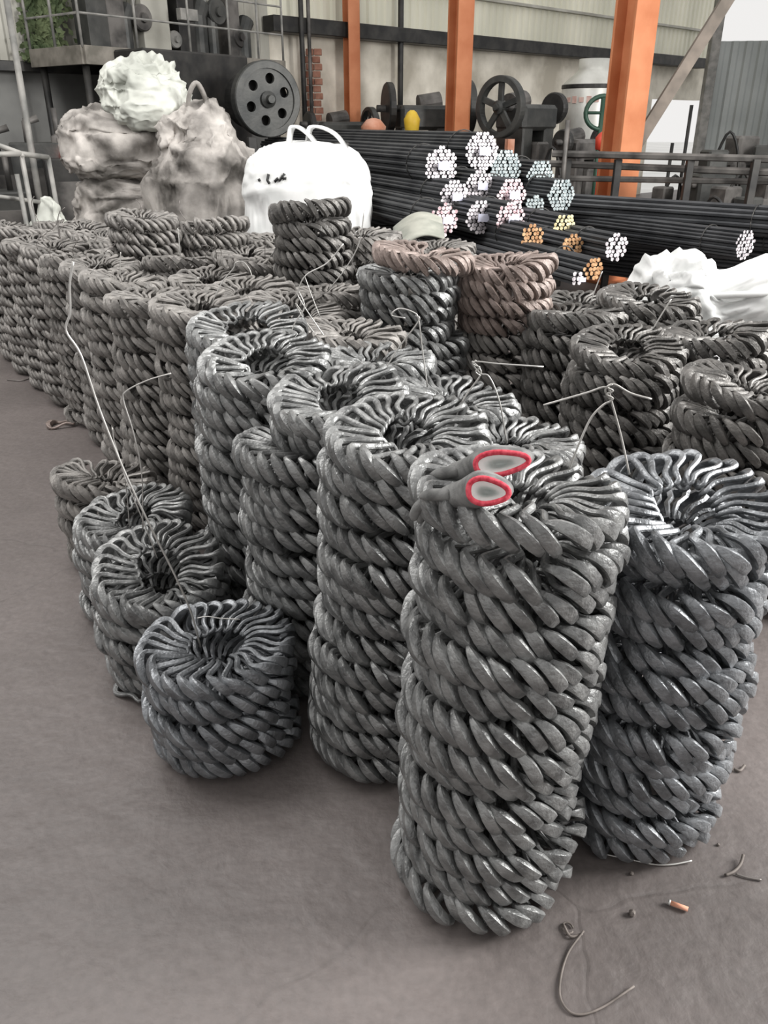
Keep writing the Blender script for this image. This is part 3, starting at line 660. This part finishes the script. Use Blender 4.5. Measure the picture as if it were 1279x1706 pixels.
ENDS = [  # px, py, diameter px, distance, end colour, tag, label
 (735, 276, 54, 6.45, 'end_white', 1, 'leftmost bundle in the upper row with white cut ends'),
 (803, 252, 54, 6.75, 'end_white', 1, 'topmost bundle of bars, white cut ends'),
 (842, 281, 52, 6.95, 'end_grey', 0, 'grey-ended bundle right below the topmost one'),
 (900, 293, 48, 7.0, 'end_grey', 0, 'grey-ended bundle highest on the right slope of the pile'),
 (935, 325, 48, 6.75, 'end_grey', 0, 'grey-ended bundle at the right slope above the yellowish one'),
 (799, 310, 46, 6.5, 'end_white', 1, 'white-ended bundle in the middle of the pile under the topmost'),
 (757, 328, 48, 6.25, 'end_white', 1, 'white-ended bundle with a bluish tag left in the middle row'),
 (852, 325, 50, 6.45, 'end_pink', 1, 'pinkish-ended bundle right in the middle row'),
 (741, 366, 48, 5.95, 'end_pink', 1, 'lowest left bundle with pinkish cut ends'),
 (800, 362, 52, 6.1, 'end_white', 1, 'bundle with pale ends low in the middle of the pile'),
 (850, 365, 50, 6.0, 'end_pink', 1, 'bundle with pinkish ends right of the low middle one'),
 (891, 345, 36, 6.6, 'end_grey', 0, 'small dark bundle between the pink and the yellowish ends'),
 (887, 396, 42, 5.75, 'end_orange', 0, 'rusty orange-ended bundle at the foot of the pile, left of the yellowish one'),
 (941, 380, 42, 6.0, 'end_yellow', 0, 'bundle with yellowish cut ends'),
 (953, 412, 40, 5.75, 'end_orange', 0, 'orange-ended bundle right below the yellowish one'),
 (989, 448, 42, 5.1, 'end_orange', 0, 'lowest rusty bundle beside the crumpled white bag'),
 (1026, 412, 40, 5.6, 'end_white', 0, 'loose-looking white-ended bundle left of the crumpled white bag'),
 (962, 464, 30, 5.0, 'end_white', 1, 'small lowest bundle with white ends and a bluish tag'),
]
for i, (x, y, d, Z, em, tg, lb) in enumerate(ENDS):
    p = Vector(((x-639.5)/F_PX*Z, Z*(CT-ST*(y-853)/F_PX), CAM_H-Z*(ST+CT*(y-853)/F_PX)))
    bundle(p, d*Z/F_PX*1.16, 5.4 if x < 870 else 4.2, em, lb, GA, .0150, tg, i)
GBB = 'long black bars lying across the right of the hall'
for i, (x, y, h, dia, lb) in enumerate([
    (1330, 372, .88, .26, 'rearmost bundle of long black bars crossing behind the white bag'),
    (1350, 398, .74, .26, 'second bundle of long black bars, one step lower towards the camera'),
    (1372, 424, .60, .26, 'third bundle of long black bars, middle of the step'),
    (1395, 452, .46, .26, 'fourth bundle of long black bars, low at right'),
    (1420, 485, .30, .26, 'lowest bundle of long black bars nearest the camera')]):
    bundle(un(x, y, h), dia, (3.1, 3.1, 3.6, 5.0, 6.4)[i], 'end_grey', lb, GBB, .020, 0, 40+i, straps=4, BD=BD_B)
bundle(un(1226, 402, .72)+Vector((-.02, -.25, 0)), .26, 3.2, 'end_white', 'bundle with pale ends at the far right, leaning on the long black bars', GA, .0150, 0, 60, BD=Vector((-.55, .835, 0)))
# the rack that carries the pile
rk = empty('bar_rack', (.75, 7.2, 0), 'low dark steel rack under the heap of bar bundles', 'rack')
BD = BD_A; rz = math.atan2(BD.y, BD.x)
for d in (.6, 2.2, 3.8):
    for s, hh in ((-.95, 1.5), (.5, .62)):
        p = BD*d+Vector((BD.y, -BD.x, 0))*s
        mb = MB(); mb.box((p.x, p.y, hh/2), (.10, .10, hh), rz=rz); mb.build('post', M['dark'], rk)
    for hh in (.12, .45, .78):
        p = BD*d+Vector((BD.y, -BD.x, 0))*-.22
        mb = MB(); mb.box((p.x, p.y, hh), (.08, 1.5, .10), rz=rz); mb.build('cross_beam', M['dark'], rk)

# ------------------------------------------------------------------ orange building columns and the brace
def hcolumn(x, ybot, Y, wd, label, name='steel_column', H=6.5):
    p = onY(x, 250, Y); root = empty(name, (p.x, p.y, 0), label, 'column', 'orange steel columns of the hall', rz=.55)
    t = wd*.09; mb = MB()
    mb.box((0, -wd*.42, H/2), (wd, t, H)).box((0, wd*.42, H/2), (wd, t, H)).box((0, 0, H/2), (t, wd*.84, H)); mb.build('shaft', M['orange'], root)
    mb = MB(); mb.box((0, 0, .015), (wd*1.5, wd*1.5, .03))
    for sx in (-1, 1):
        for sy in (-1, 1): mb.tube([(sx*wd*.6, sy*wd*.6, .03), (sx*wd*.6, sy*wd*.6, .08)], .02, 6)
    mb.build('base_plate', M['orange'], root)
hcolumn(588, 215, 15.3, .21, 'thin orange steel column farthest left in the hall')
hcolumn(760, 225, 13.2, .27, 'orange steel column between the two presses')
c3 = hcolumn(1034, 330, 9.6, .32, 'nearest, thickest orange steel column beside the silver tank')
a, b = onY(1225, -20, 10.0), onY(1045, 265, 9.75); a2 = onY(1330, -190, 10.1)
mb = MB(); mb.tube([a2, b], .085, 4); o = mb.build('diagonal_brace', M['beam'], None); tag(o, 'grey-brown diagonal brace rising from the nearest orange column to the right', 'beam')
# thin diagonal conduit on the mid column's left

# ------------------------------------------------------------------ raised platform with its railing, and the big press under and on it
pf0 = onY(137, 78, 11.0); pf1 = onY(472, 103, 13.7)
ux = (pf1-pf0); ux.z = 0; PL = ux.length; ux.normalize(); back = Vector((-ux.y, ux.x, 0)); prz = math.atan2(ux.y, ux.x); pz = pf0.z
plat = empty('work_platform', (pf0.x, pf0.y, 0), 'raised steel platform with a pipe railing above the grey bags', 'platform', rz=prz)
mb = MB(); mb.box((PL/2, .55, pz-.05), (PL, 1.1, .06), bev=.05); mb.build('deck', M['dark'], plat)
mb = MB(); mb.box((PL/2, -.02, pz-.08), (PL, .05, .2)).box((0, .55, pz-.08), (.05, 1.1, .2)); mb.build('edge_beam', M['deck'], plat)
for x in (0, .8, 1.65, 2.35, 2.9, PL):
    mb = MB(); mb.tube([(x, 0, pz), (x, 0, pz+1.05)], .018, 6); mb.build('rail_post', M['rail'], plat, True)
for x in (.55, 1.1):
    mb = MB(); mb.tube([(0, x, pz), (0, x, pz+1.05)], .018, 6); mb.build('rail_post', M['rail'], plat, True)
for z in (.35, .7, 1.05):
    mb = MB(); mb.tube([(0, 1.1, pz+z), (0, 0, pz+z), (PL, 0, pz+z)], .014, 6); mb.build('rail', M['rail'], plat, False)
for x, y_ in ((.08, .1), (.08, 1.0), (2.0, .1), (PL-.1, .1), (PL-.1, 1.0)):
    mb = MB(); mb.tube([(x, y_, 0), (x, y_, pz-.08)], .045, 8); mb.build('support_post', M['rusty_pipe'] if x == 2.0 else M['dark'], plat, True)

def flywheel(root, c, rz, R, th, spokes=5, holes=0, m='press', name='flywheel', rx=0):
    """wheel turning about the local y axis, seen from -y"""
    T = Matrix.Translation(c) @ Matrix.Rotation(rz, 4, 'Z') @ Matrix.Rotation(PI/2, 4, 'X')
    wv = empty(name, (0, 0, 0)); wv.parent = root; wv.matrix_basis = T
    mb = MB(); n = 48; prof = [(R*.80, -th/2), (R*.97, -th/2), (R, -th*.42), (R, th*.42), (R*.97, th/2), (R*.80, th/2)]
    vs = []
    for r, z in prof:
        for k in range(n): a = 2*PI*k/n; vs.append((r*math.cos(a), r*math.sin(a), z))
    m_ = len(prof); mb.add(vs, [(i*n+k, i*n+(k+1) % n, ((i+1) % m_)*n+(k+1) % n, ((i+1) % m_)*n+k) for i in range(m_) for k in range(n)]); mb.build('rim', M[m], wv, False)
    mb = MB(); mb.lathe([(R*.20, -th*.6), (R*.22, -th*.55), (R*.22, th*.55), (R*.12, th*.7), (R*.10, th*1.1)], 24); mb.build('hub', M[m], wv, False)
    if holes:
        bm = bmesh.new(); es = []
        def circ(cx, cy, r, k):
            v = [bm.verts.new((cx+r*math.cos(2*PI*i/k), cy+r*math.sin(2*PI*i/k), 0)) for i in range(k)]; return [bm.edges.new((v[i], v[(i+1) % k])) for i in range(k)]
        es += circ(0, 0, R*.84, 48)
        for h in range(holes): es += circ(R*.55*math.cos(2*PI*h/holes+.35), R*.55*math.sin(2*PI*h/holes+.35), R*.14, 16)
        bmesh.ops.triangle_fill(bm, use_beauty=True, use_dissolve=False, edges=es)
        # remove triangles that closed the holes
        dead = [f for f in bm.faces if any((f.calc_center_median()-Vector((R*.55*math.cos(2*PI*h/holes+.35), R*.55*math.sin(2*PI*h/holes+.35), 0))).length < R*.13 for h in range(holes))]
        bmesh.ops.delete(bm, geom=dead, context='FACES_ONLY')
        ext = bmesh.ops.extrude_face_region(bm, geom=bm.faces[:]); 
        for v in ext['geom']:
            if isinstance(v, bmesh.types.BMVert): v.co.z += th*.35
        bmesh.ops.recalc_face_normals(bm, faces=bm.faces[:])
        me = bpy.data.meshes.new('web'); bm.to_mesh(me); bm.free(); me.materials.append(M[m]); link_obj('web', me, wv)
    else:
        for k in range(spokes):
            a = 2*PI*k/spokes+.3; mb = MB(); mb.box((math.cos(a)*R*.5, math.sin(a)*R*.5, 0), (R*.66, R*.20, th*.4), rz=a); mb.build('spoke', M[m], wv)
    return wv
c = onY(443, 166, 11.3)
bp_ = empty('forging_press', (c.x, c.y, 0), 'huge dark forging press with a six-holed flywheel under the platform', 'press')
flywheel(bp_, (0, 0, c.z), .50, .43, .18, holes=6)
dr = Vector((-math.sin(.5), math.cos(.5), 0))*1
mb = MB(); mb.tube([(dr.x*.1, dr.y*.1, c.z), (dr.x*.62, dr.y*.62, c.z)], .33, 28); mb.build('drum', M['dark'], bp_)
mb = MB(); q = Vector((-1.15, .55, 0)); mb.box((q.x, q.y, 1.25), (1.7, .75, 2.4), rz=prz, bev=.06); mb.box((q.x, q.y, .12), (2.1, 1.1, .24), rz=prz); mb.build('frame', M['dark'], bp_)
mb = MB(); mb.box((q.x+.45, q.y+.45, c.z), (1.0, .5, .5), rz=prz, bev=.1); mb.build('bearing_block', M['press'], bp_)
for i, (x, y, wx, hz) in enumerate(((155, 60, .30, 1.2), (185, 55, .28, 1.3), (250, 50, .45, .9), (300, 40, .30, 1.4), (378, 45, .24, 1.6))):
    p = onY(x, y, 12.1+(x-155)*.0085)-Vector((c.x, c.y, 0)); mb = MB(); mb.box((p.x, p.y, pz+hz/2), (wx, .3, hz), rz=prz, bev=.05); mb.build('upright', (M['press'], M['scrap'], M['tin_old'], M['dark'], M['scrap'])[i], bp_)
for i, (x, y, r) in enumerate(((208, 55, .10), (330, 48, .13), (352, 52, .10), (405, 72, .12))):
    p = onY(x, y, 12.0+(x-155)*.0085)-Vector((c.x, c.y, 0)); mb = MB(); mb.tube([(p.x, p.y, pz), (p.x, p.y, p.z+.15), (p.x+.05, p.y+.1, p.z+.3)], r, 12); mb.build('cylinder', M['press'], bp_, False)
for x, y, R_, mm in ((235, 30, .16, 'scrap'), (290, 66, .11, 'rail'), (398, 62, .14, 'scrap'), (360, 20, .17, 'press')):
    p = onY(x, y, 11.95+(x-155)*.0085)-Vector((c.x, c.y, 0)); T = Matrix.Translation(p) @ Matrix.Rotation(prz, 4, 'Z') @ Matrix.Rotation(PI/2, 4, 'X')
    mb = MB(); mb.lathe([(.03, -.05), (R_*.9, -.05), (R_, -.03), (R_, .03), (R_*.9, .05), (R_*.4, .05), (R_*.35, .09), (.04, .09)], 28, T); mb.tube([p, p+back*.35], .04, 8); mb.build('gear', M[mm], bp_)
for x, ya, yb in ((222, 5, 88), (268, -5, 90), (340, 10, 90), (392, 0, 92)):
    p = onY(x, yb, 12.1+(x-155)*.0085)-Vector((c.x, c.y, 0)); q_ = onY(x, ya, 12.1+(x-155)*.0085)-Vector((c.x, c.y, 0)); mb = MB(); mb.tube([(p.x, p.y, pz), (p.x, p.y, (p.z+q_.z)/2), (q_.x+.06, q_.y, q_.z+.3)], .03, 8); mb.build('pipe', M['rail'], bp_, True)
mb = MB(); p = onY(312, 25, 12.9)-Vector((c.x, c.y, 0)); mb.box((p.x, p.y, p.z), (.3, .1, .14), rz=prz); o = mb.build('guard_plate', M['rail'], bp_)

# ------------------------------------------------------------------ smaller presses along the back wall
def press(x, yb, Y, scale, label, wheel_side=1, rz=.6, wheel_px=None, R=.38, m='press', pr=.2):
    p = onY(x, 200, Y); root = empty('friction_press', (p.x, p.y, 0), label, 'press', 'presses along the back wall', rz=rz); s = scale
    mb = MB(); mb.box((0, 0, .15*s), (.95*s, .8*s, .3*s), bev=.15)
    mb.box((-.28*s, .12*s, 1.0*s), (.24*s, .5*s, 1.5*s), ry=0, bev=.2).box((.26*s, .12*s, 1.0*s), (.24*s, .5*s, 1.5*s), bev=.2)
    mb.box((0, .12*s, 1.72*s), (.85*s, .55*s, .34*s), bev=.3); mb.build('frame', M[m], root)
    mb = MB(); mb.box((0, -.05*s, 1.15*s), (.3*s, .35*s, .5*s), bev=.2); mb.build('ram', M['scrap'], root)
    mb = MB(); mb.box((0, -.1*s, .62*s), (.62*s, .55*s, .12*s)); mb.build('bed', M[m], root)
    mb = MB(); mb.tube([(-.75*s, .1*s, 1.85*s), (.75*s, .1*s, 1.85*s)], .05*s, 10); mb.build('shaft', M['scrap'], root, True)
    flywheel(root, (wheel_side*.68*s, .1*s, 1.85*s), PI/2*wheel_side, R*s, .12*s, 5, m=m)
    mb = MB(); mb.lathe([(pr*s, 0), ((pr+.02)*s, .02), ((pr+.02)*s, .1*s), (.1*s, .14*s)], 24, Matrix.Translation((-wheel_side*.62*s, .1*s, 1.85*s)) @ Matrix.Rotation(PI/2, 4, 'Y')); mb.build('pulley', M['dark'], root)
    mb = MB(); mb.tube([(.0, .45*s, 1.9*s), (.35*s, .45*s, 1.95*s)], .15*s, 16); mb.box((.17*s, .45*s, 1.78*s), (.3*s, .25*s, .06*s)); mb.build('motor', M['scrap'], root)
    return root
press(709, 235, 13.9, 1.0, 'dark press left of the middle orange column, its wheel showing on the right', 1, .22, R=.40, pr=.34)
press(888, 240, 13.2, 1.0, 'dark press with a round spoked wheel on its left, right of the middle orange column', -1, .8, R=.40)
press(566, 215, 14.6, .88, 'small press by the brick stub left of the far orange column', 1, .5, R=.30)
press(980, 240, 12.6, .76, 'dark press in front of the silver tank', 1, .7, R=.30, m='scrap')
# tank
p = onY(986, 160, 14.6)
tk = empty('storage_tank', (p.x, p.y, 0), 'silver upright tank with a conical shoulder and faded red lettering band', 'tank')
mb = MB(); mb.lathe([(.46, 0), (.48, .02), (.48, 2.16), (.46, 2.22), (.27, 2.38), (.25, 2.42), (.25, 2.56)], 36); mb.build('shell', M['tank'], tk, True)
mb = MB(); mb.lathe([(.485, 0), (.492, .01), (.492, .05), (.485, .06)], 36, Matrix.Translation((0, 0, 2.14))); mb.build('hoop', M['dark'], tk)
mb = MB()
for k in range(7):
    a = math.radians(-150+k*14); mb.box((.487*math.cos(a), .487*math.sin(a), 1.98), (.012, .07, .07+.03*(k % 2)), rz=a, bev=0)
mb.build('faded_lettering', M['tankred'], tk)
# green hand wheel, red valve, yellow housing, red rags
mb = MB(); p = onY(1003, 188, 12.0); pts = [(p.x+.22*math.cos(a), p.y, p.z+.2*math.sin(a)) for a in [2*PI*k/24 for k in range(25)]]; mb.tube(pts, .03, 8); mb.tube([(p.x-.2, p.y, p.z), (p.x+.2, p.y, p.z)], .02, 6); mb.tube([(p.x, p.y, p.z+.18), (p.x, p.y, 0)], .035, 8)
tag(mb.build('hand_wheel', M['press_green'], None, True), 'green hand wheel on a post left of the nearest orange column', 'wheel')
mb = MB(); p = onY(1003, 237, 11.0); mb.lathe([(.02, -.10), (.08, -.08), (.09, .05), (.05, .10), (.02, .12)], 14, Matrix.Translation(p)); mb.tube([(p.x, p.y, 0), (p.x, p.y, p.z)], .025, 6)
tag(mb.build('red_valve', M['red'], None, True), 'small red valve left of the nearest orange column', 'valve')
mb = MB(); p = onY(686, 205, 13.2); mb.lathe([(.03, -.18), (.10, -.12), (.12, .05), (.07, .14), (.03, .17)], 14, Matrix.Translation(p)); mb.tube([(p.x, p.y, 0), (p.x, p.y, p.z)], .04, 6)
tag(mb.build('yellow_motor', M['yellow'], None, True), 'small yellow motor housing left of the dark press', 'motor')
mb = MB(); p = onY(622, 211, 12.8); mb.lathe([(.16, -.1), (.18, 0), (.10, .09), (.03, .11)], 10, Matrix.Translation(p)); mb.tube([(p.x, p.y, 0), (p.x, p.y, p.z)], .08, 6)
tag(mb.build('orange_sack', M['terracotta'], None, True), 'orange-red lump beside the far orange column', 'sack')
# brick stub
mb = MB(); p = onY(522, 180, 14.9)
for r in range(26):
    for k in range(2): mb.box((p.x+k*.13-.06+(r % 2)*.03, p.y, .05+r*.105), (.12, .12, .09), bev=.1)
tag(mb.build('brick_pier', M['brick'], None), 'broken red brick pier at the left end of the plastered wall', 'brickwork')
# pipes on the wall
for x, Y, r, mm, lb in ((504, 14.6, .04, 'dark', 'thin dark pipe running up left of the brick pier'), (516, 14.7, .03, 'scrap', 'thin grey conduit running up beside the brick pier'), (667, 16.2, .05, 'dark', 'dark downpipe left of the middle orange column')):
    p = onY(x, 100, Y); mb = MB(); mb.tube([(p.x, p.y, 0), (p.x, p.y, 5)], r, 8); tag(mb.build('wall_pipe', M[mm], None, True), lb, 'pipe', 'pipes up the back wall')

# ------------------------------------------------------------------ left background
pp = [onY(8, -20, 9.5), onY(48, 236, 9.3)]; mb = MB(); mb.tube([pp[0], (pp[1].x, pp[1].y, 0)], .035, 8)
tag(mb.build('leaning_pole', M['rail'], None, True), 'thin grey pole standing at the far left before the tin wall', 'pole')
fr = empty('pipe_frame', (-3.2, 6.6, 0), 'pale welded pipe frame at the left edge beside the pile', 'frame')
def fp(x, y, Y): return onY(x, y, Y)-Vector((-3.2, 6.6, 0))
A, B, C_, D = fp(-20, 236, 6.6), fp(35, 256, 6.7), fp(80, 262, 7.0), fp(-30, 258, 6.5)
for P in ([A, B, C_], [D, B], [B, fp(38, 262, 6.7)]):
    mb = MB(); mb.tube(P, .02, 7); mb.build('rail', M['rail'], fr, True)
for q in (B, C_, D, fp(28, 290, 6.7)):
    mb = MB(); mb.tube([q, (q.x+.02, q.y, 0)], .019, 7); mb.build('leg', M['rail'], fr, True)
mb = MB(); q0, q1 = fp(-20, 325, 6.6), fp(78, 338, 7.0); mb.tube([q0, q1], .016, 6); mb.build('rail', M['rail'], fr, True)
rnd = random.Random(3)
for i, (x, Y, wx, hz, mm, lb) in enumerate(((20, 10.3, .8, 1.35, 'dark', 'dark square cabinet farthest left behind the pipe frame'), (72, 10.0, .7, 1.45, 'press', 'dark cabinet with a small red lamp left of the grey bags'), (112, 9.8, .55, 1.3, 'dark', 'dark machine body touching the grey bags on their left'), (-30, 9.2, .8, 1.0, 'press', 'low dark machine at the left edge'))):
    p = onY(x, 250, Y); root = empty('machine_cabinet', (p.x, p.y, 0), lb, 'machine', 'dark machines at far left', rz=.4)
    mb = MB(); mb.box((0, 0, hz/2), (wx, .6, hz), bev=.05); mb.build('body', M[mm], root)  # dark body colours stand in for roof shade in this corner
    mb = MB(); mb.box((0, -.31, hz*.6), (wx*.7, .03, hz*.45), bev=.1); mb.build('door', M['scrap'], root)
    mb = MB(); mb.tube([(wx*.25, 0, hz), (wx*.25, 0, hz+.35)], .03, 8); mb.tube([(-wx*.2, .1, hz), (-wx*.2, .1, hz+.2), (0, .1, hz+.25)], .04, 8); mb.build('pipe_stub', M['scrap'], root, True)
    if i == 1:
        mb = MB(); mb.lathe([(.02, 0), (.035, .01), (.03, .03), (.01, .04)], 12, Matrix.Translation((wx*.30, -.34, hz-.12)) @ Matrix.Rotation(PI/2, 4, 'X')); b = mb.build('indicator_lamp', M['redlamp'], root, True); b['label'] = 'glowing red lamp'
# creeper on the tin wall
rnd = random.Random(9); vs = []; fs = []
for k in range(900):
    x = rnd.gauss(72, 17); y = rnd.uniform(-20, 105)-abs(x-72)*.2
    q = onW(x, y, .14+rnd.uniform(0, .1)); z = q.z
    d = Vector((rnd.uniform(-1, 1), rnd.uniform(-.3, .3), rnd.uniform(-1, 1))).normalized()*.05; e = Vector((-d.z, .02, d.x))*.6; b_ = len(vs); pc = Vector((q.x, q.y, z))
    vs += [tuple(pc-d), tuple(pc+e), tuple(pc+d), tuple(pc-e)]; fs.append((b_, b_+1, b_+2, b_+3))
me = bpy.data.meshes.new('creeper'); me.from_pydata(vs, [], fs); me.materials.append(M['leaf']); o = link_obj('creeper', me); tag(o, 'dark green creeper leaves over the tin wall behind the platform', 'plant', kind='stuff')

# ------------------------------------------------------------------ work bench and clutter, right background
br = onY(1160, 262, 9.0)
bn = empty('roller_bench', (br.x, br.y, 0), 'long dark rail bench crossing behind the long black bars', 'bench')
def bpnt(x, y, Y): return onY(x, y, Y)-Vector((br.x, br.y, 0))
for (a, b, r) in (((920, 256, 9.3), (1400, 268, 8.2), .035), ((900, 272, 9.5), (1400, 292, 8.2), .035), ((930, 297, 9.4), (1400, 305, 8.3), .03)):
    mb = MB(); P0, P1 = bpnt(*a), bpnt(*b); mb.tube([P0, P1], r, 6); mb.build('rail', M['scrap'], bn, False)
for x in (946, 1030, 1150, 1260, 1360):
    q = bpnt(x, 265, 9.3-(x-946)*.0026); mb = MB(); mb.box((q.x, q.y, (q.z)/2), (.07, .07, q.z)); mb.build('leg', M['dark'], bn)
q = bpnt(946, 200, 9.2); mb = MB(); mb.tube([(q.x, q.y, .8), (q.x, q.y, q.z)], .025, 6); mb.build('upright', M['scrap'], bn, True)
rnd = random.Random(12)
CL = [(880, 262, 10.6, .35, .35), (925, 280, 9.9, .4, .5), (955, 300, 10.4, .35, .6), (1085, 300, 10.4, .3, .55), (1105, 305, 10.2, .4, .5), (1135, 300, 9.8, .4, .7), (1175, 300, 9.6, .5, .8), (1215, 285, 9.9, .5, 1.0), (1255, 290, 9.7, .45, .9), (1290, 280, 9.9, .5, 1.1), (1190, 255, 11.0, .5, 1.35), (1235, 245, 11.5, .6, 1.5), (1275, 250, 11.2, .5, 1.4), (905, 255, 11.0, .4, 1.2), (860, 250, 11.6, .5, 1.2), (1110, 275, 11.4, .4, .9)]
MPL = ['squat dark machine body behind the bars left of the silver tank', 'dark boxy machine under the silver tank behind the bars', 'low round-wheeled machine just left of the nearest orange column',
 'squat machine right at the foot of the nearest orange column on its right', 'boxy machine behind the tan box below the bench', 'round-wheeled machine below the bright doorway', 'squat machine below the bench right of the bright doorway',
 'boxy machine below the bench in front of the grey tin wall', 'round-wheeled machine below the bench before the grey tin wall', 'squat machine at the right edge below the bench', 'tall boxy machine before the left end of the grey tin wall',
 'tallest round-wheeled machine before the grey tin wall', 'tall squat-topped machine at the right edge before the grey tin wall', 'tall dark machine left of the hand wheel', 'tall round-wheeled machine behind the round-wheeled press', 'small squat machine standing in the bright doorway']
for i, (x, y, Y, wd, hh) in enumerate(CL):
    p = onY(x, y, Y); root = empty('machine_part', (p.x, p.y, 0), None, 'machine', 'machines and parts behind the bench', rz=rnd.uniform(-.6, .8))
    root['label'] = MPL[i]
    mb = MB(); mb.box((0, 0, hh*.4), (wd, wd*.8, hh*.8), bev=.15); mb.box((0, 0, hh*.85), (wd*.55, wd*.5, hh*.3), bev=.2); mb.build('body', M['scrap'] if i % 2 else M['press'], root)
    mb = MB(); mb.tube([(-wd*.6, -.1, hh*.7), (wd*.6, -.1, hh*.75)], wd*.07, 10); mb.build('shaft', M['scrap'], root, True)
    if i % 3 == 2:
        mb = MB(); mb.lathe([(.02, -.03), (wd*.38, -.03), (wd*.40, 0), (wd*.38, .03), (.02, .03)], 24, Matrix.Translation((wd*.1, -wd*.45, hh*.6)) @ Matrix.Rotation(PI/2, 4, 'X')); mb.build('wheel', M['press'], root)
    else:
        mb = MB(); mb.tube(smooth_path([(0, 0, hh*.9), (wd*.2, -.1, hh*1.15), (wd*.5, -.15, hh*.9), (wd*.6, -.2, hh*.3)], 4), .018, 6); mb.build('hose', M['dark'], root, True)
p = onY(1102, 334, 8.9); mb = MB(); mb.box((p.x, p.y, p.z/2), (.24, .22, p.z), rz=.3, bev=.03); tag(mb.build('cardboard_box', M['cardboard'], None), 'tan box below the bench right of the nearest orange column', 'box')
p = onY(849, 237, 12.2); mb = MB(); mb.box((p.x, p.y, p.z/2), (.10, .10, p.z+.08), rz=.3, bev=.03); tag(mb.build('tan_block', M['terracotta'], None), 'small tan block in front of the round-wheeled press', 'box')
# electric box frame in front of press
# upright things in the bright doorway
for x, h0, lb in ((1152, 175, 'thin post standing in the bright doorway'), (1120, 238, 'short post at the foot of the bright doorway')):
    p = onY(x, h0, 15); mb = MB(); mb.tube([(p.x, p.y, 0), (p.x, p.y, p.z)], .03, 8); tag(mb.build('door_post', M['dark'], None, True), lb, 'post')

# ------------------------------------------------------------------ small things on the floor
def loose_wire(pts, r, m, label, name='wire_scrap', cat='wire', n=6):
    P = [un(x, y, z) for x, y, z in pts]; c = P[0].copy(); c.z = 0
    mb = MB(); mb.tube(smooth_path([p-c for p in P], n), r, 7); o = mb.build(name, M[m], None, True); o.location = c; return tag(o, label, cat)
loose_wire([(972, 1551, .012), (945, 1590, .004), (932, 1640, .004), (937, 1672, .004), (960, 1690, .004), (1000, 1680, .004), (1056, 1643, .008)], .0026, 'floorbit', 'long hook-shaped bent wire lying on the floor at lower right')
loose_wire([(938, 1540, .006), (950, 1560, .006), (970, 1556, .006)], .003, 'floorbit', 'short crooked wire touching the small ring on the floor')
mb = MB(); c = un(945, 1548, 0); mb.tube([(.012*math.cos(a), .014*math.sin(a), .004) for a in [2*PI*k/20 for k in range(19)]], .0022, 6); o = mb.build('wire_ring', M['floorbit'], None, True); o.location = c; tag(o, 'small open wire ring on the floor at the end of the hooked wire', 'ring')
loose_wire([(1008, 1423, .006), (1050, 1432, .005), (1090, 1440, .005), (1120, 1440, .005), (1152, 1434, .008)], .0022, 'wire', 'thin pale wire lying along the foot of the bluish right stack')
loose_wire([(1238, 1424, .015), (1233, 1440, .008), (1222, 1452, .006), (1208, 1458, .006)], .0038, 'floorbit', 'short curved bolt-like hook on the floor at right', 'bent_hook', 'hook')
loose_wire([(1225, 1456, .004), (1245, 1462, .004), (1268, 1466, .004)], .0025, 'wire_dark', 'little straight wire right of the bolt-like hook')
loose_wire([(1240, 1275, .006), (1232, 1284, .006), (1222, 1281, .006)], .004, 'floorbit', 'tiny hook on the floor at right edge above the red stub', 'bent_hook', 'hook')
loose_wire([(12, 633, .006), (35, 634, .006), (48, 631, .006)], .004, 'wire_dark', 'small wire scrap on the pale floor at far left')
c = un(1131, 1510, .008); mb = MB(); mb.tube([(-.018, .010, 0), (.018, -.008, 0)], .0055, 10); o = mb.build('red_stub', M['terracotta'], None, True); o.location = c; tag(o, 'short reddish stub lying on the floor', 'stub')
cap = MB(); cap.tube([(-.022, .012, 0), (-.017, .0095, 0)], .0065, 10); b = cap.build('stub_end', M['wire'], o, True); b['label'] = 'pale end cap'
for x, y, r, lb in ((1053, 1521, .008, 'small dark pellet on the floor left of the reddish stub'), (1052, 1455, .005, 'tiny pellet on the floor below the bluish right stack'), (1196, 1407, .004, 'tiny pale chip on the floor right of the pale wire')):
    bm = bmesh.new(); bmesh.ops.create_icosphere(bm, subdivisions=2, radius=r)
    for v in bm.verts: v.co *= 1+.25*mnoise.noise(v.co*300+Vector((x, y, 0)))
    me = bpy.data.meshes.new('pellet'); bm.to_mesh(me); bm.free(); me.materials.append(M['floorbit']); o = link_obj('pellet', me); o.location = un(x, y, r*.85); tag(o, lb, 'pellet')
def loose_link(x, y, rz, label, m, flat=0.022, s=1.0):
    o = link_obj('loose_link', linkmesh(0, 0, m)); p = un(x, y, flat)
    o.matrix_basis = Matrix.Translation(p) @ Matrix.Rotation(rz, 4, 'Z') @ Matrix.Rotation(PI/2, 4, 'X') @ Matrix.Scale(s, 4); tag(o, label, 'forged link', 'single links lying on the floor'); return o
loose_link(100, 706, PI, 'single loose link lying on the pale floor at left', 'link_rust', .018, 1.15)
loose_link(1228, 1146, 1.2, 'rusty link on the floor right of the bluish stack', 'link_dark', .018, .9)
loose_link(222, 1148, 2.2, 'link lying on the floor at the foot of the second knee-high stack', 'link', .018)
